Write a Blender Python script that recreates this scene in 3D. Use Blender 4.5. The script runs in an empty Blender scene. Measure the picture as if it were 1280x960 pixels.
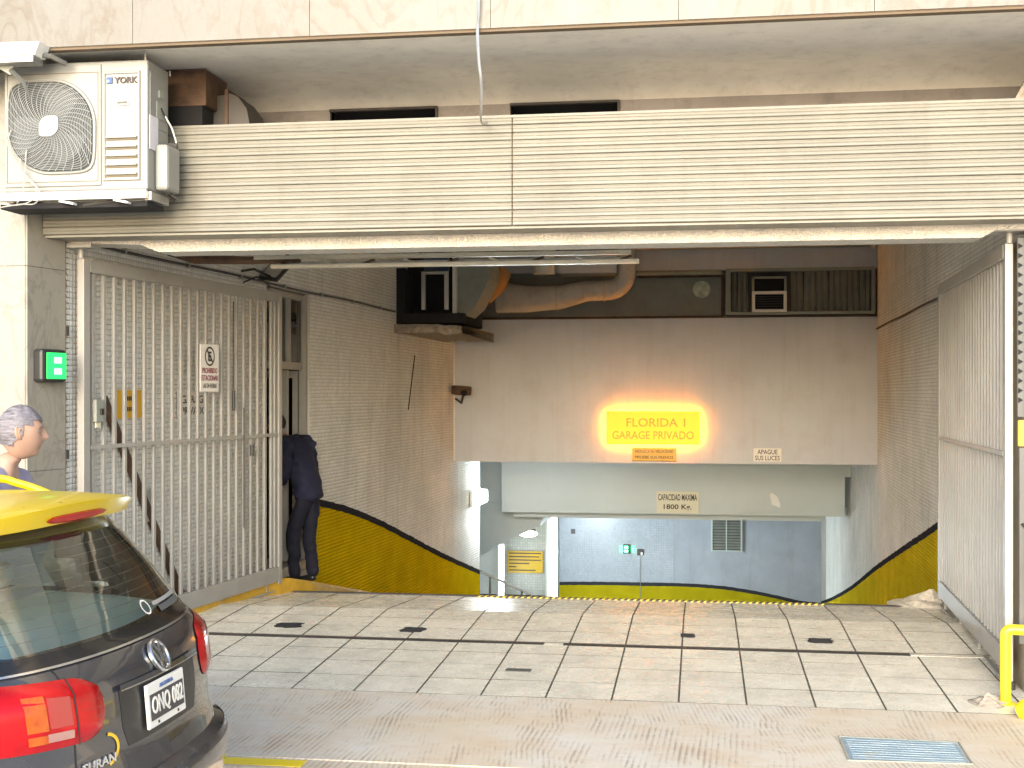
import bpy, bmesh, math, random
import numpy as np
from mathutils import Vector, Matrix, noise
R_ = math.radians
random.seed(7)
C = bpy.context.scene.collection
sc = bpy.context.scene

# ------------------------------------------------------------------ camera
cam_d = bpy.data.cameras.new('camera')
cam = bpy.data.objects.new('camera', cam_d); C.objects.link(cam)
cam_d.sensor_width = 36.0
cam_d.lens = 36.0 * 1570 / 1280
cam_d.shift_y = 12 / 1280
cam_d.clip_end = 800
cam.location = (0, 0, 1.755)
cam.rotation_euler = (R_(90), 0, R_(8.51))
sc.camera = cam

# ------------------------------------------------------------------ world, sun, exposure
SUN_EL, SUN_ROT = R_(17), R_(182)      # bright hazy daylight reaching the facade from the street side
w = bpy.data.worlds.new('World'); sc.world = w; w.use_nodes = True
nt = w.node_tree; nt.nodes.clear()
wo = nt.nodes.new('ShaderNodeOutputWorld'); bg = nt.nodes.new('ShaderNodeBackground')
sky = nt.nodes.new('ShaderNodeTexSky'); sky.sky_type = 'NISHITA'; sky.sun_disc = False
sky.sun_elevation = SUN_EL; sky.sun_rotation = SUN_ROT
sky.air_density = 1.0; sky.dust_density = 1.5; sky.ozone_density = 1.0
bg.inputs[1].default_value = 0.15
nt.links.new(sky.outputs[0], bg.inputs[0]); nt.links.new(bg.outputs[0], wo.inputs[0])
sl = bpy.data.lights.new('sun', 'SUN'); sl.energy = 1.5; sl.angle = R_(45); sl.color = (1.0, 0.99, 0.975)
sun = bpy.data.objects.new('sun', sl); C.objects.link(sun); sun.location = (0, -5, 12)
sd = Vector((math.sin(SUN_ROT) * math.cos(SUN_EL), math.cos(SUN_ROT) * math.cos(SUN_EL), math.sin(SUN_EL)))
sun.rotation_euler = sd.to_track_quat('Z', 'Y').to_euler()
sc.view_settings.view_transform = 'Standard'; sc.view_settings.look = 'None'
sc.view_settings.exposure = 1.75; sc.view_settings.gamma = 1.0
sc.view_settings.use_curve_mapping = False
sc.cycles.use_denoising = True
sc.cycles.max_bounces = 10; sc.cycles.diffuse_bounces = 6; sc.cycles.glossy_bounces = 4
sc.cycles.transparent_max_bounces = 12
sc.cycles.sample_clamp_indirect = 8

# ------------------------------------------------------------------ materials
def nodes(name):
    m = bpy.data.materials.new(name); m.use_nodes = True
    t = m.node_tree; b = t.nodes['Principled BSDF']
    return m, t, b
def N(t, kind, **kw):
    n = t.nodes.new(kind)
    for k, v in kw.items(): setattr(n, k, v)
    return n
def rgb(c): return (c[0], c[1], c[2], 1.0)
def mixc(t, fac, a, b):
    n = N(t, 'ShaderNodeMix', data_type='RGBA')
    for s, v in ((n.inputs[0], fac), (n.inputs[6], a), (n.inputs[7], b)):
        if isinstance(v, bpy.types.NodeSocket): t.links.new(v, s)
        elif isinstance(v, tuple): s.default_value = rgb(v)
        else: s.default_value = v
    return n.outputs[2]
def math_(t, op, a, b=0.0, clamp=False):
    n = N(t, 'ShaderNodeMath', operation=op, use_clamp=clamp)
    for s, v in ((n.inputs[0], a), (n.inputs[1], b)):
        if isinstance(v, bpy.types.NodeSocket): t.links.new(v, s)
        else: s.default_value = v
    return n.outputs[0]
def noise_(t, scale, detail=4, rough=0.55, vec=None, dim='3D'):
    n = N(t, 'ShaderNodeTexNoise'); n.inputs['Scale'].default_value = scale
    n.inputs['Detail'].default_value = detail; n.inputs['Roughness'].default_value = rough
    if vec is not None: t.links.new(vec, n.inputs['Vector'])
    return n.outputs[0]
def pos_(t): return N(t, 'ShaderNodeNewGeometry').outputs['Position']
def scaled(t, vec, s):
    n = N(t, 'ShaderNodeMapping'); t.links.new(vec, n.inputs[0]); n.inputs['Scale'].default_value = s
    return n.outputs[0]
def ramp(t, fac, lo, hi):
    n = N(t, 'ShaderNodeMapRange'); n.inputs[1].default_value = lo; n.inputs[2].default_value = hi
    t.links.new(fac, n.inputs[0]); return n.outputs[0]
def bump(t, b, h, strength=0.3, dist=0.01):
    n = N(t, 'ShaderNodeBump'); n.inputs['Strength'].default_value = strength; n.inputs['Distance'].default_value = dist
    t.links.new(h, n.inputs['Height']); t.links.new(n.outputs[0], b.inputs['Normal'])

def hairmat():
    m, t, b = nodes('grey combed hair'); p = pos_(t)
    n1 = noise_(t, 1.0, 5, 0.6, scaled(t, p, (26, 60, 120)))
    n2 = noise_(t, 9, 3, 0.5, p)
    c = mixc(t, ramp(t, n1, 0.35, 0.68), (0.07, 0.065, 0.075), (0.27, 0.26, 0.29))
    c = mixc(t, ramp(t, n2, 0.35, 0.7), c, (0.14, 0.13, 0.15))
    t.links.new(c, b.inputs['Base Color']); b.inputs['Roughness'].default_value = 0.55
    bump(t, b, n1, 0.6, 0.01); return m

def surf(name, col, rough=0.6, metal=0.0, var=0.12, scale=3.0, dirt=0.0, dirtcol=(0.12, 0.10, 0.08), bmp=0.0,
         bscale=40, coat=0.0, island=0.0, streak=0.0, spec=0.5, objvar=0.0, bdist=0.01):
    """plain procedural surface: base colour with soft mottling, dirt patches, rain streaks and fine relief"""
    m, t, b = nodes(name); p = pos_(t)
    n1 = noise_(t, scale, 5, 0.6, p)
    c = mixc(t, ramp(t, n1, 0.3, 0.7), tuple(x * (1 - var) for x in col), tuple(min(1, x * (1 + var)) for x in col))
    if island:
        g = N(t, 'ShaderNodeNewGeometry')
        c = mixc(t, math_(t, 'MULTIPLY', g.outputs['Random Per Island'], island), c, tuple(x * 0.45 for x in col))
    if objvar:
        oi = N(t, 'ShaderNodeObjectInfo')
        c = mixc(t, math_(t, 'MULTIPLY', oi.outputs['Random'], objvar), c, tuple(x * 0.5 for x in col))
    if dirt:
        n2 = noise_(t, scale * 2.7, 8, 0.72, p)
        c = mixc(t, math_(t, 'MULTIPLY', ramp(t, n2, 0.5, 0.75), dirt, True), c, dirtcol)
    if streak:
        n3 = noise_(t, 1.0, 6, 0.7, scaled(t, p, (9, 9, 0.5)))
        c = mixc(t, math_(t, 'MULTIPLY', ramp(t, n3, 0.5, 0.8), streak, True), c, dirtcol)
    t.links.new(c, b.inputs['Base Color'])
    b.inputs['Metallic'].default_value = metal; b.inputs['Specular IOR Level'].default_value = spec
    rr = math_(t, 'ADD', math_(t, 'MULTIPLY', noise_(t, scale * 4, 3, 0.6, p), 0.25), rough - 0.12, True)
    t.links.new(rr, b.inputs['Roughness'])
    if coat: b.inputs['Coat Weight'].default_value = coat; b.inputs['Coat Roughness'].default_value = 0.05
    if bmp: bump(t, b, noise_(t, bscale, 5, 0.6, p), bmp, bdist)
    return m

def emit(name, col, strength, base=None):
    m, t, b = nodes(name)
    b.inputs['Base Color'].default_value = rgb(base or col)
    b.inputs['Emission Color'].default_value = rgb(col); b.inputs['Emission Strength'].default_value = strength
    return m
def glassy(name, col, alpha=0.03, rough=0.03):
    """thin pane: part see-through, part tinted reflective"""
    m, t, b = nodes(name); out = t.nodes['Material Output']
    tr = N(t, 'ShaderNodeBsdfTransparent'); tr.inputs[0].default_value = rgb(col)
    gl = N(t, 'ShaderNodeBsdfGlossy'); gl.inputs['Roughness'].default_value = rough
    gl.inputs['Color'].default_value = (1, 1, 1, 1)
    fr = N(t, 'ShaderNodeFresnel'); fr.inputs[0].default_value = 1.5
    mx = N(t, 'ShaderNodeMixShader')
    t.links.new(math_(t, 'ADD', math_(t, 'MULTIPLY', fr.outputs[0], 1.0), alpha, True), mx.inputs[0])
    t.links.new(tr.outputs[0], mx.inputs[1]); t.links.new(gl.outputs[0], mx.inputs[2])
    t.links.new(mx.outputs[0], out.inputs[0]); t.nodes.remove(b)
    return m

def marble(name, base, vein, sc_=2.2, warm=None):
    m, t, b = nodes(name); p = pos_(t)
    n0 = N(t, 'ShaderNodeTexNoise'); n0.inputs['Scale'].default_value = 1.6; n0.inputs['Detail'].default_value = 4
    n0.inputs['Distortion'].default_value = 2.2
    t.links.new(scaled(t, p, (sc_, sc_, sc_ * 0.45)), n0.inputs['Vector'])
    v = ramp(t, math_(t, 'ABSOLUTE', math_(t, 'SUBTRACT', n0.outputs[0], 0.5)), 0.0, 0.055)
    c = mixc(t, v, vein, base)
    c2 = mixc(t, ramp(t, noise_(t, 2.3, 6, 0.7, p), 0.42, 0.72), c, warm or base)
    c2 = mixc(t, math_(t, 'MULTIPLY', ramp(t, noise_(t, 22, 6, 0.75, p), 0.55, 0.8), 0.35), c2, tuple(x * 0.6 for x in base))
    oi = N(t, 'ShaderNodeObjectInfo')
    c2 = mixc(t, math_(t, 'MULTIPLY', oi.outputs['Random'], 0.12), c2, tuple(x * 0.6 for x in base))
    t.links.new(c2, b.inputs['Base Color']); b.inputs['Roughness'].default_value = 0.42
    bump(t, b, noise_(t, 35, 4, 0.6, p), 0.12, 0.01)
    return m

def painted(name, axis, pts, upper, start=None, yellow=(0.68, 0.46, 0.006), line=(0.035, 0.035, 0.04), lw=0.075, rough=0.38,
            island=0.0, shift=0.0, upper2=None, at2=None):
    """wall paint: a yellow dado below a dark line whose height along the wall is given by pts; another colour above"""
    m, t, b = nodes(name); p = pos_(t)
    sx = N(t, 'ShaderNodeSeparateXYZ'); t.links.new(p, sx.inputs[0])
    a = sx.outputs[axis]; z = sx.outputs[2]
    lo, hi = pts[0][0], pts[-1][0]
    mr = N(t, 'ShaderNodeMapRange'); t.links.new(a, mr.inputs[0]); mr.inputs[1].default_value = lo; mr.inputs[2].default_value = hi
    fc = N(t, 'ShaderNodeFloatCurve'); cv = fc.mapping.curves[0]
    zl, zh = -5.0, 2.0
    cv.points[0].location = (0, (pts[0][1] - zl) / (zh - zl)); cv.points[1].location = (1, (pts[-1][1] - zl) / (zh - zl))
    for (x, zz) in pts[1:-1]: cv.points.new((x - lo) / (hi - lo), (zz - zl) / (zh - zl))
    fc.mapping.update(); t.links.new(mr.outputs[0], fc.inputs[1])
    h = math_(t, 'ADD', math_(t, 'MULTIPLY', fc.outputs[0], zh - zl), zl)
    jit = math_(t, 'MULTIPLY', math_(t, 'SUBTRACT', noise_(t, 6, 3, 0.6, p), 0.5), 0.03)
    d = math_(t, 'ADD', math_(t, 'SUBTRACT', z, h), jit)
    col = upper
    n1 = noise_(t, 1.3, 6, 0.65, p)
    up = mixc(t, ramp(t, n1, 0.3, 0.72), tuple(x * 0.86 for x in upper), tuple(min(1, x * 1.1) for x in upper))
    if island:
        g = N(t, 'ShaderNodeNewGeometry')
        up = mixc(t, math_(t, 'MULTIPLY', g.outputs['Random Per Island'], island), up, tuple(x * 0.5 for x in upper))
    up = mixc(t, math_(t, 'MULTIPLY', ramp(t, noise_(t, 1.0, 6, 0.7, scaled(t, p, (5, 5, 0.6))), 0.52, 0.8), 0.35, True), up, (0.22, 0.17, 0.12))
    ye = mixc(t, ramp(t, noise_(t, 2.5, 5, 0.6, p), 0.35, 0.7), tuple(x * 0.8 for x in yellow), yellow)
    isdark = math_(t, 'LESS_THAN', d, 0.0); isy = math_(t, 'LESS_THAN', d, -lw)
    if start is not None:
        on = math_(t, 'GREATER_THAN', a, start)
        isdark = math_(t, 'MULTIPLY', isdark, on); isy = math_(t, 'MULTIPLY', isy, on)
    c = mixc(t, isdark, up, line); c = mixc(t, isy, c, ye)
    t.links.new(c, b.inputs['Base Color']); b.inputs['Roughness'].default_value = rough; b.inputs['Specular IOR Level'].default_value = 0.0
    bump(t, b, noise_(t, 30, 4, 0.6, p), 0.08, 0.01)
    return m

M = {}
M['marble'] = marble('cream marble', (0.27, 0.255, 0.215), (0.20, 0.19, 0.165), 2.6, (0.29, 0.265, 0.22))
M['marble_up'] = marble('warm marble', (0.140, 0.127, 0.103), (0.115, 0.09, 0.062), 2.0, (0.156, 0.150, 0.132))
M['edge'] = surf('ochre mortar line', (0.14, 0.10, 0.06), 0.8, dirt=0.5)
M['soffit'] = surf('cream plaster soffit', (0.80, 0.77, 0.70), 0.7, var=0.08, dirt=0.25, streak=0.0, bmp=0.1)
M['drab'] = surf('drab grey plaster', (0.30, 0.28, 0.27), 0.8, var=0.15, scale=1.5, dirt=0.6, dirtcol=(0.10, 0.09, 0.09))  # grey plaster with darker mottled patches, for the clerestory wall
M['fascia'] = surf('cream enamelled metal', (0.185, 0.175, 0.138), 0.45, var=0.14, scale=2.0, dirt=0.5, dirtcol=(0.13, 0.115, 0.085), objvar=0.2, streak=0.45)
M['groove'] = surf('dark groove brown', (0.15, 0.12, 0.075), 0.8)  # dark brown behind the fascia slats and in the AC panel grooves
M['stucco'] = surf('rough cream stucco', (0.72, 0.68, 0.60), 0.85, var=0.10, dirt=0.3, dirtcol=(0.4, 0.34, 0.24), bmp=1.0, bscale=42, bdist=0.04)
M['gate'] = surf('grey beige gate paint', (0.34, 0.325, 0.295), 0.42, var=0.08, dirt=0.4, dirtcol=(0.26, 0.22, 0.17), spec=0.5)
M['gate_grey'] = surf('bare grey gate rail', (0.36, 0.35, 0.34), 0.45, metal=0.3, dirt=0.2)
M['black'] = surf('black plastic', (0.02, 0.02, 0.02), 0.45)
M['void'] = surf('black and cavity shade', (0.012, 0.011, 0.012), 0.9)  # near-black; puts deep shade into openings and gaps, also colours black parts
M['dark'] = surf('dark grimy metal', (0.05, 0.045, 0.04), 0.6, var=0.3)
M['rust'] = surf('rust brown metal', (0.10, 0.055, 0.03), 0.75, var=0.45, scale=9, dirt=0.5, dirtcol=(0.03, 0.02, 0.015), bmp=0.4)
M['taupe'] = surf('taupe painted plaster', (0.53, 0.55, 0.585), 0.62, var=0.07, scale=0.9, dirt=0.28, dirtcol=(0.36, 0.31, 0.27), bmp=0.12, streak=0.30)
M['blueplaster'] = surf('pale blue grey plaster', (0.50, 0.55, 0.54), 0.5, var=0.05, scale=0.8, dirt=0.15, dirtcol=(0.38, 0.40, 0.38), bmp=0.1)
M['ceil'] = surf('pale ceiling paint', (0.80, 0.78, 0.73), 0.8)
M['tan'] = surf('tan plaster', (0.44, 0.38, 0.30), 0.75, dirt=0.3)
M['grout'] = surf('tile grout', (0.27, 0.22, 0.15), 0.8, var=0.2)
M['tile_floor'] = surf('cream floor tile', (0.69, 0.64, 0.52), 0.27, var=0.12, scale=2.5, dirt=0.42, dirtcol=(0.40, 0.33, 0.24), bmp=0.12, bscale=25, objvar=0.14, streak=0.0)
M['joint'] = surf('dark floor joint', (0.09, 0.075, 0.055), 0.8, var=0.3)
M['ykerb'] = surf('worn orange yellow kerb paint', (0.62, 0.36, 0.03), 0.55, var=0.2, scale=6, dirt=0.5, dirtcol=(0.20, 0.12, 0.06), bmp=0.3)
M['ypipe'] = surf('bright yellow enamel', (0.80, 0.62, 0.02), 0.35, var=0.08, dirt=0.15, dirtcol=(0.4, 0.3, 0.05))
M['hazy'] = surf('hazard yellow', (0.70, 0.52, 0.05), 0.5)
M['cablewhite'] = surf('off white cable sheath', (0.34, 0.33, 0.30), 0.5)
M['white'] = surf('white enamel', (0.74, 0.73, 0.68), 0.4, var=0.03, dirt=0.10, dirtcol=(0.5, 0.45, 0.36))
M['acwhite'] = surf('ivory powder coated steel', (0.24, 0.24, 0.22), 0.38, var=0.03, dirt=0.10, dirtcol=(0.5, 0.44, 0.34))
M['acgrille'] = surf('pale grey grille plastic', (0.30, 0.31, 0.30), 0.4)
M['strip'] = surf('dark grey steel strip', (0.10, 0.10, 0.09), 0.6, var=0.2)
M['alu'] = surf('dull aluminium', (0.45, 0.44, 0.42), 0.35, metal=0.8, var=0.15, dirt=0.3)
M['cream_track'] = surf('cream aluminium track', (0.62, 0.58, 0.46), 0.35, metal=0.2, var=0.15, dirt=0.35, dirtcol=(0.2, 0.17, 0.12))
M['signwhite'] = surf('white sign enamel', (0.78, 0.74, 0.68), 0.45, var=0.03, dirt=0.15, dirtcol=(0.5, 0.42, 0.34))
M['signyellow'] = surf('amber sign', (0.78, 0.42, 0.02), 0.45, var=0.06)
M['signcream'] = surf('pale cream sign', (0.66, 0.62, 0.46), 0.5, var=0.03)
M['ink'] = surf('dark sign ink', (0.05, 0.035, 0.03), 0.6)
M['inkred'] = surf('maroon sign ink', (0.22, 0.03, 0.05), 0.6)
M['greymetal'] = surf('grey sheet', (0.27, 0.28, 0.24), 0.6, var=0.1, dirt=0.3, bmp=0.1)
M['pipe'] = surf('tan lagged pipe', (0.46, 0.445, 0.41), 0.5, var=0.15, dirt=0.4, streak=0.3)
M['orange'] = surf('orange foam collar', (0.52, 0.27, 0.10), 0.7, var=0.2)
M['navy'] = surf('navy cloth', (0.010, 0.011, 0.032), 0.85, var=0.25, scale=8, bmp=0.4, bscale=18)
M['navy2'] = surf('dark navy trousers', (0.007, 0.0075, 0.018), 0.85, var=0.25, scale=8, bmp=0.4, bscale=18)
M['lilac'] = surf('lavender jersey', (0.30, 0.28, 0.40), 0.85, var=0.12, scale=7, bmp=0.3, bscale=14)
M['jeans'] = surf('blue jeans', (0.05, 0.07, 0.13), 0.85, var=0.2, bmp=0.2)
M['skin'] = surf('skin', (0.36, 0.225, 0.165), 0.55, var=0.07, scale=14)
M['greyhair'] = hairmat()
M['darkhair'] = surf('dark hair', (0.02, 0.016, 0.014), 0.6, var=0.3, scale=30, bmp=0.5)
M['shoe'] = surf('black leather', (0.02, 0.02, 0.022), 0.35)
M['glass'] = glassy('window glass', (0.55, 0.60, 0.56))
M['asphalt'] = surf('worn pale concrete roadway', (0.50, 0.49, 0.47), 0.85, var=0.15, scale=8, bmp=0.5, bscale=120)
M['debris'] = surf('broken grey concrete', (0.30, 0.26, 0.21), 0.85, var=0.4, scale=20, bmp=0.7, bscale=60)
M['eyewhite'] = surf('eye white', (0.24, 0.21, 0.19), 0.3)
M['lens'] = surf('black lens', (0.01, 0.01, 0.012), 0.08)

def sidewalk_mat():
    m, t, b = nodes('combed concrete'); p = pos_(t)
    base = mixc(t, ramp(t, noise_(t, 1.1, 6, 0.65, p), 0.35, 0.68), (0.58, 0.49, 0.36), (0.61, 0.575, 0.505))
    base = mixc(t, math_(t, 'MULTIPLY', ramp(t, noise_(t, 2.2, 7, 0.7, scaled(t, p, (1, 1.8, 1))), 0.42, 0.66), 0.6), base, (0.54, 0.40, 0.26))
    base = mixc(t, math_(t, 'MULTIPLY', ramp(t, noise_(t, 16, 6, 0.75, p), 0.55, 0.78), 0.45), base, (0.27, 0.22, 0.17))
    # comb strokes in two directions, chosen patch by patch
    def comb(rot, sc_, dist=0.5):
        mp = N(t, 'ShaderNodeMapping'); t.links.new(p, mp.inputs[0]); mp.inputs['Rotation'].default_value = (0, 0, rot)
        wv = N(t, 'ShaderNodeTexWave'); wv.inputs['Scale'].default_value = sc_; wv.inputs['Distortion'].default_value = dist
        wv.inputs['Detail'].default_value = 4; wv.inputs['Detail Scale'].default_value = 2.5; wv.inputs['Detail Roughness'].default_value = 0.7
        t.links.new(mp.outputs[0], wv.inputs[0]); return wv.outputs['Fac']
    pick = ramp(t, noise_(t, 0.9, 2, 0.5, p), 0.46, 0.54)
    mx = N(t, 'ShaderNodeMix'); t.links.new(pick, mx.inputs[0])
    t.links.new(comb(0.04, 10.5, 0.25), mx.inputs[2]); t.links.new(comb(-0.13, 12.0, 0.45), mx.inputs[3])
    amp = math_(t, 'MULTIPLY', ramp(t, noise_(t, 2.0, 6, 0.7, p), 0.30, 0.55), ramp(t, noise_(t, 1.0, 6, 0.75, scaled(t, p, (7, 1.5, 1))), 0.35, 0.6))
    cmb = math_(t, 'MULTIPLY', mx.outputs[0], amp)
    c = mixc(t, math_(t, 'MULTIPLY', ramp(t, cmb, 0.28, 0.85), 0.55), base, (0.24, 0.17, 0.11))
    t.links.new(c, b.inputs['Base Color']); b.inputs['Roughness'].default_value = 0.8
    h = math_(t, 'ADD', math_(t, 'MULTIPLY', cmb, -0.6), math_(t, 'MULTIPLY', noise_(t, 40, 5, 0.7, p), 0.5))
    bump(t, b, h, 0.6, 0.010)
    return m
M['sidewalk'] = sidewalk_mat()
def cover_mat():
    m, t, b = nodes('galvanised blue grey cover'); p = pos_(t)
    n1 = noise_(t, 3, 6, 0.7, scaled(t, p, (2, 14, 1)))
    c = mixc(t, ramp(t, n1, 0.4, 0.65), (0.26, 0.36, 0.42), (0.46, 0.54, 0.58))
    c = mixc(t, math_(t, 'MULTIPLY', ramp(t, noise_(t, 9, 6, 0.7, p), 0.55, 0.7), 0.7), c, (0.42, 0.36, 0.26))
    t.links.new(c, b.inputs['Base Color']); b.inputs['Roughness'].default_value = 0.5; b.inputs['Metallic'].default_value = 0.3
    bump(t, b, n1, 0.5, 0.01); return m
M['cover'] = cover_mat()

# ------------------------------------------------------------------ mesh helpers
def tag(o, label=None, cat=None, group=None, kind=None):
    if label: o['label'] = label
    if cat: o['category'] = cat
    if group: o['group'] = group
    if kind: o['kind'] = kind
    return o
def thing(name, label, cat, loc=(0, 0, 0), group=None, kind=None):
    o = bpy.data.objects.new(name, None); C.objects.link(o); o.location = loc; o.empty_display_size = 0.1
    return tag(o, label, cat, group, kind)
def world_loc(o):
    v = Vector(o.location)
    while o.parent: o = o.parent; v += Vector(o.location)
    return v
def link_mesh(name, me, parent=None, loc=None, mats=()):
    for m in mats: me.materials.append(M[m] if isinstance(m, str) else m)
    o = bpy.data.objects.new(name, me); C.objects.link(o)
    if parent: o.parent = parent
    if loc is not None: o.location = loc
    return o

class MB:
    """collects shapes in world coordinates; build() makes ONE mesh object of them"""
    def __init__(s): s.v = []; s.f = []; s.mi = []; s.cur = 0
    def mat(s, i): s.cur = i; return s
    def add(s, vs, fs):
        n = len(s.v); s.v += [Vector(v) for v in vs]; s.f += [tuple(n + i for i in f) for f in fs]; s.mi += [s.cur] * len(fs); return s
    def box(s, x0, x1, y0, y1, z0, z1, bev=0.0):
        x0, x1 = min(x0, x1), max(x0, x1); y0, y1 = min(y0, y1), max(y0, y1); z0, z1 = min(z0, z1), max(z0, z1)
        return s.obox(Vector(((x0 + x1) / 2, (y0 + y1) / 2, (z0 + z1) / 2)), (1, 0, 0), (0, 1, 0), (0, 0, 1), (x1 - x0, y1 - y0, z1 - z0), bev)
    def obox(s, c, ax, ay, az, size, bev=0.0):
        c = Vector(c); ax, ay, az = Vector(ax).normalized(), Vector(ay).normalized(), Vector(az).normalized()
        bm = bmesh.new(); bmesh.ops.create_cube(bm, size=1.0)
        for v in bm.verts: v.co = Vector((v.co.x * size[0], v.co.y * size[1], v.co.z * size[2]))
        if bev > 0: bmesh.ops.bevel(bm, geom=bm.edges[:], offset=bev, segments=2, profile=0.5, affect='EDGES')
        bm.verts.index_update()
        vs = [c + ax * v.co.x + ay * v.co.y + az * v.co.z for v in bm.verts]
        s.add(vs, [tuple(v.index for v in f.verts) for f in bm.faces]); bm.free(); return s
    def tube(s, pts, r, n=10, cap=True, radii=None):
        pts = [Vector(p) for p in pts]; rings = []; up = None
        for i, p in enumerate(pts):
            d = (pts[min(i + 1, len(pts) - 1)] - pts[max(i - 1, 0)]).normalized()
            if up is None: up = Vector((0, 0, 1)) if abs(d.z) < 0.9 else Vector((1, 0, 0))
            a = d.cross(up).normalized(); b_ = a.cross(d).normalized(); up = b_
            rr = radii[i] if radii else r
            rings.append([p + a * rr * math.cos(2 * math.pi * k / n) + b_ * rr * math.sin(2 * math.pi * k / n) for k in range(n)])
        vs = [v for ring in rings for v in ring]; fs = []
        for i in range(len(rings) - 1):
            for k in range(n):
                fs.append((i * n + k, i * n + (k + 1) % n, (i + 1) * n + (k + 1) % n, (i + 1) * n + k))
        if cap: fs += [tuple(range(n - 1, -1, -1)), tuple((len(rings) - 1) * n + k for k in range(n))]
        return s.add(vs, fs)
    def prism(s, poly, axis, a, b):
        """poly: 2D points in the two other axes; extruded from a to b along axis"""
        def P(q, h):
            if axis == 'x': return (h, q[0], q[1])
            if axis == 'y': return (q[0], h, q[1])
            return (q[0], q[1], h)
        n = len(poly)
        vs = [P(q, a) for q in poly] + [P(q, b) for q in poly]
        fs = [tuple(range(n)), tuple(range(2 * n - 1, n - 1, -1))] + [(i, i + n, (i + 1) % n + n, (i + 1) % n) for i in range(n)]
        return s.add(vs, fs)
    def quad(s, a, b, c, d): return s.add([a, b, c, d], [(0, 1, 2, 3)])
    def grid(s, rows):
        n = len(rows[0]); vs = [p for r in rows for p in r]
        return s.add(vs, [(i * n + j, i * n + j + 1, (i + 1) * n + j + 1, (i + 1) * n + j) for i in range(len(rows) - 1) for j in range(n - 1)])
    def build(s, name, mats, parent=None, smooth=False, origin=None, fix=True):
        if isinstance(mats, (str, bpy.types.Material)): mats = [mats]
        if parent: org = world_loc(parent)
        elif origin is not None: org = Vector(origin)
        else:
            xs = [v.x for v in s.v]; ys = [v.y for v in s.v]; zs = [v.z for v in s.v]
            org = Vector(((min(xs) + max(xs)) / 2, (min(ys) + max(ys)) / 2, min(zs)))
        me = bpy.data.meshes.new(name); me.from_pydata([v - org for v in s.v], [], s.f)
        me.polygons.foreach_set('material_index', s.mi)
        if fix:
            bm = bmesh.new(); bm.from_mesh(me); bmesh.ops.recalc_face_normals(bm, faces=bm.faces[:]); bm.to_mesh(me); bm.free()
        me.update()
        if smooth:
            me.polygons.foreach_set('use_smooth', [True] * len(me.polygons))
            try: me.set_sharp_from_angle(angle=R_(38))
            except Exception: pass
        return link_mesh(name, me, parent, None if parent else org, mats)

def text(name, s, c, ax, ay, width, height, mat, parent=None, depth=0.002, bold=0.0):
    """flat lettering turned to mesh, fitted into width x height, centred on c; ax = reading direction, ay = up"""
    cu = bpy.data.curves.new('t', 'FONT'); cu.body = s; cu.align_x = 'CENTER'; cu.align_y = 'CENTER'
    cu.extrude = 0.5; cu.offset = bold; cu.resolution_u = 3
    o = bpy.data.objects.new('t', cu); C.objects.link(o)
    dg = bpy.context.evaluated_depsgraph_get(); me = bpy.data.meshes.new_from_object(o.evaluated_get(dg))
    bpy.data.objects.remove(o); bpy.data.curves.remove(cu); me.materials.clear()
    xs = [v.co.x for v in me.vertices]; ys = [v.co.y for v in me.vertices]
    x0, x1, y0, y1 = min(xs), max(xs), min(ys), max(ys)
    ax = Vector(ax).normalized(); ay = Vector(ay).normalized(); az = ax.cross(ay)
    org = world_loc(parent) if parent else Vector(c)
    for v in me.vertices:
        a = ((v.co.x - x0) / (x1 - x0) - 0.5) * width; b = ((v.co.y - y0) / (y1 - y0) - 0.5) * height
        v.co = Vector(c) + ax * a + ay * b + az * (v.co.z * depth) - org
    me.name = name
    return link_mesh(name, me, parent, None if parent else org, [mat])
FX, FZ = (1, 0, 0), (0, 0, 1)          # lettering that faces the street

def skin_mesh(joints, edges, subdiv=2, root=0):
    me = bpy.data.meshes.new('sk'); me.from_pydata([j[0] for j in joints], edges, [])
    o = bpy.data.objects.new('sk', me); C.objects.link(o)
    o.modifiers.new('s', 'SKIN'); 
    if not me.skin_vertices:
        me.attributes
    sv = me.skin_vertices[0].data
    for i, j in enumerate(joints):
        r = j[1]; sv[i].radius = r if isinstance(r, tuple) else (r, r); sv[i].use_root = (i == root)
    md = o.modifiers.new('d', 'SUBSURF'); md.levels = subdiv; md.render_levels = subdiv
    dg = bpy.context.evaluated_depsgraph_get(); out = bpy.data.meshes.new_from_object(o.evaluated_get(dg))
    bpy.data.objects.remove(o); out.materials.clear()
    out.polygons.foreach_set('use_smooth', [True] * len(out.polygons))
    return out

# ================================================================== LARGE STRUCTURE
def XL(y): return -4.095 + 0.052 * (y - 7.6)
def XR(y): return 2.07 + 0.036 * (y - 7.65)
PROF = [(7.2, 0.0), (9.55, 0.077), (10.82, -0.018), (27.0, -3.45), (34, -3.45)]
def fz(y):
    if y <= PROF[0][0]: return 0.0
    for (a, za), (b, zb) in zip(PROF, PROF[1:]):
        if y <= b: return za + (zb - za) * (y - a) / (b - a)
    return PROF[-1][1]
def struct(name, mb, mat, **k):
    o = mb.build(name, mat, **k); o['kind'] = 'structure'; return o

struct('road', MB().box(-70, 70, -70, 5.66, -0.3, -0.13), 'asphalt')
struct('sidewalk', MB().box(-70, 70, 5.83, 7.195, -0.3, 0.0), 'sidewalk')
kb = MB()
ks = struct('kerb', MB().box(-70, 70, 5.66, 5.83, -0.31, -0.004, 0.012), 'sidewalk')
MB().box(-2.26, -1.86, 5.70, 5.80, -0.003, -0.001).build('painted_stripe', 'ypipe', ks)

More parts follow.
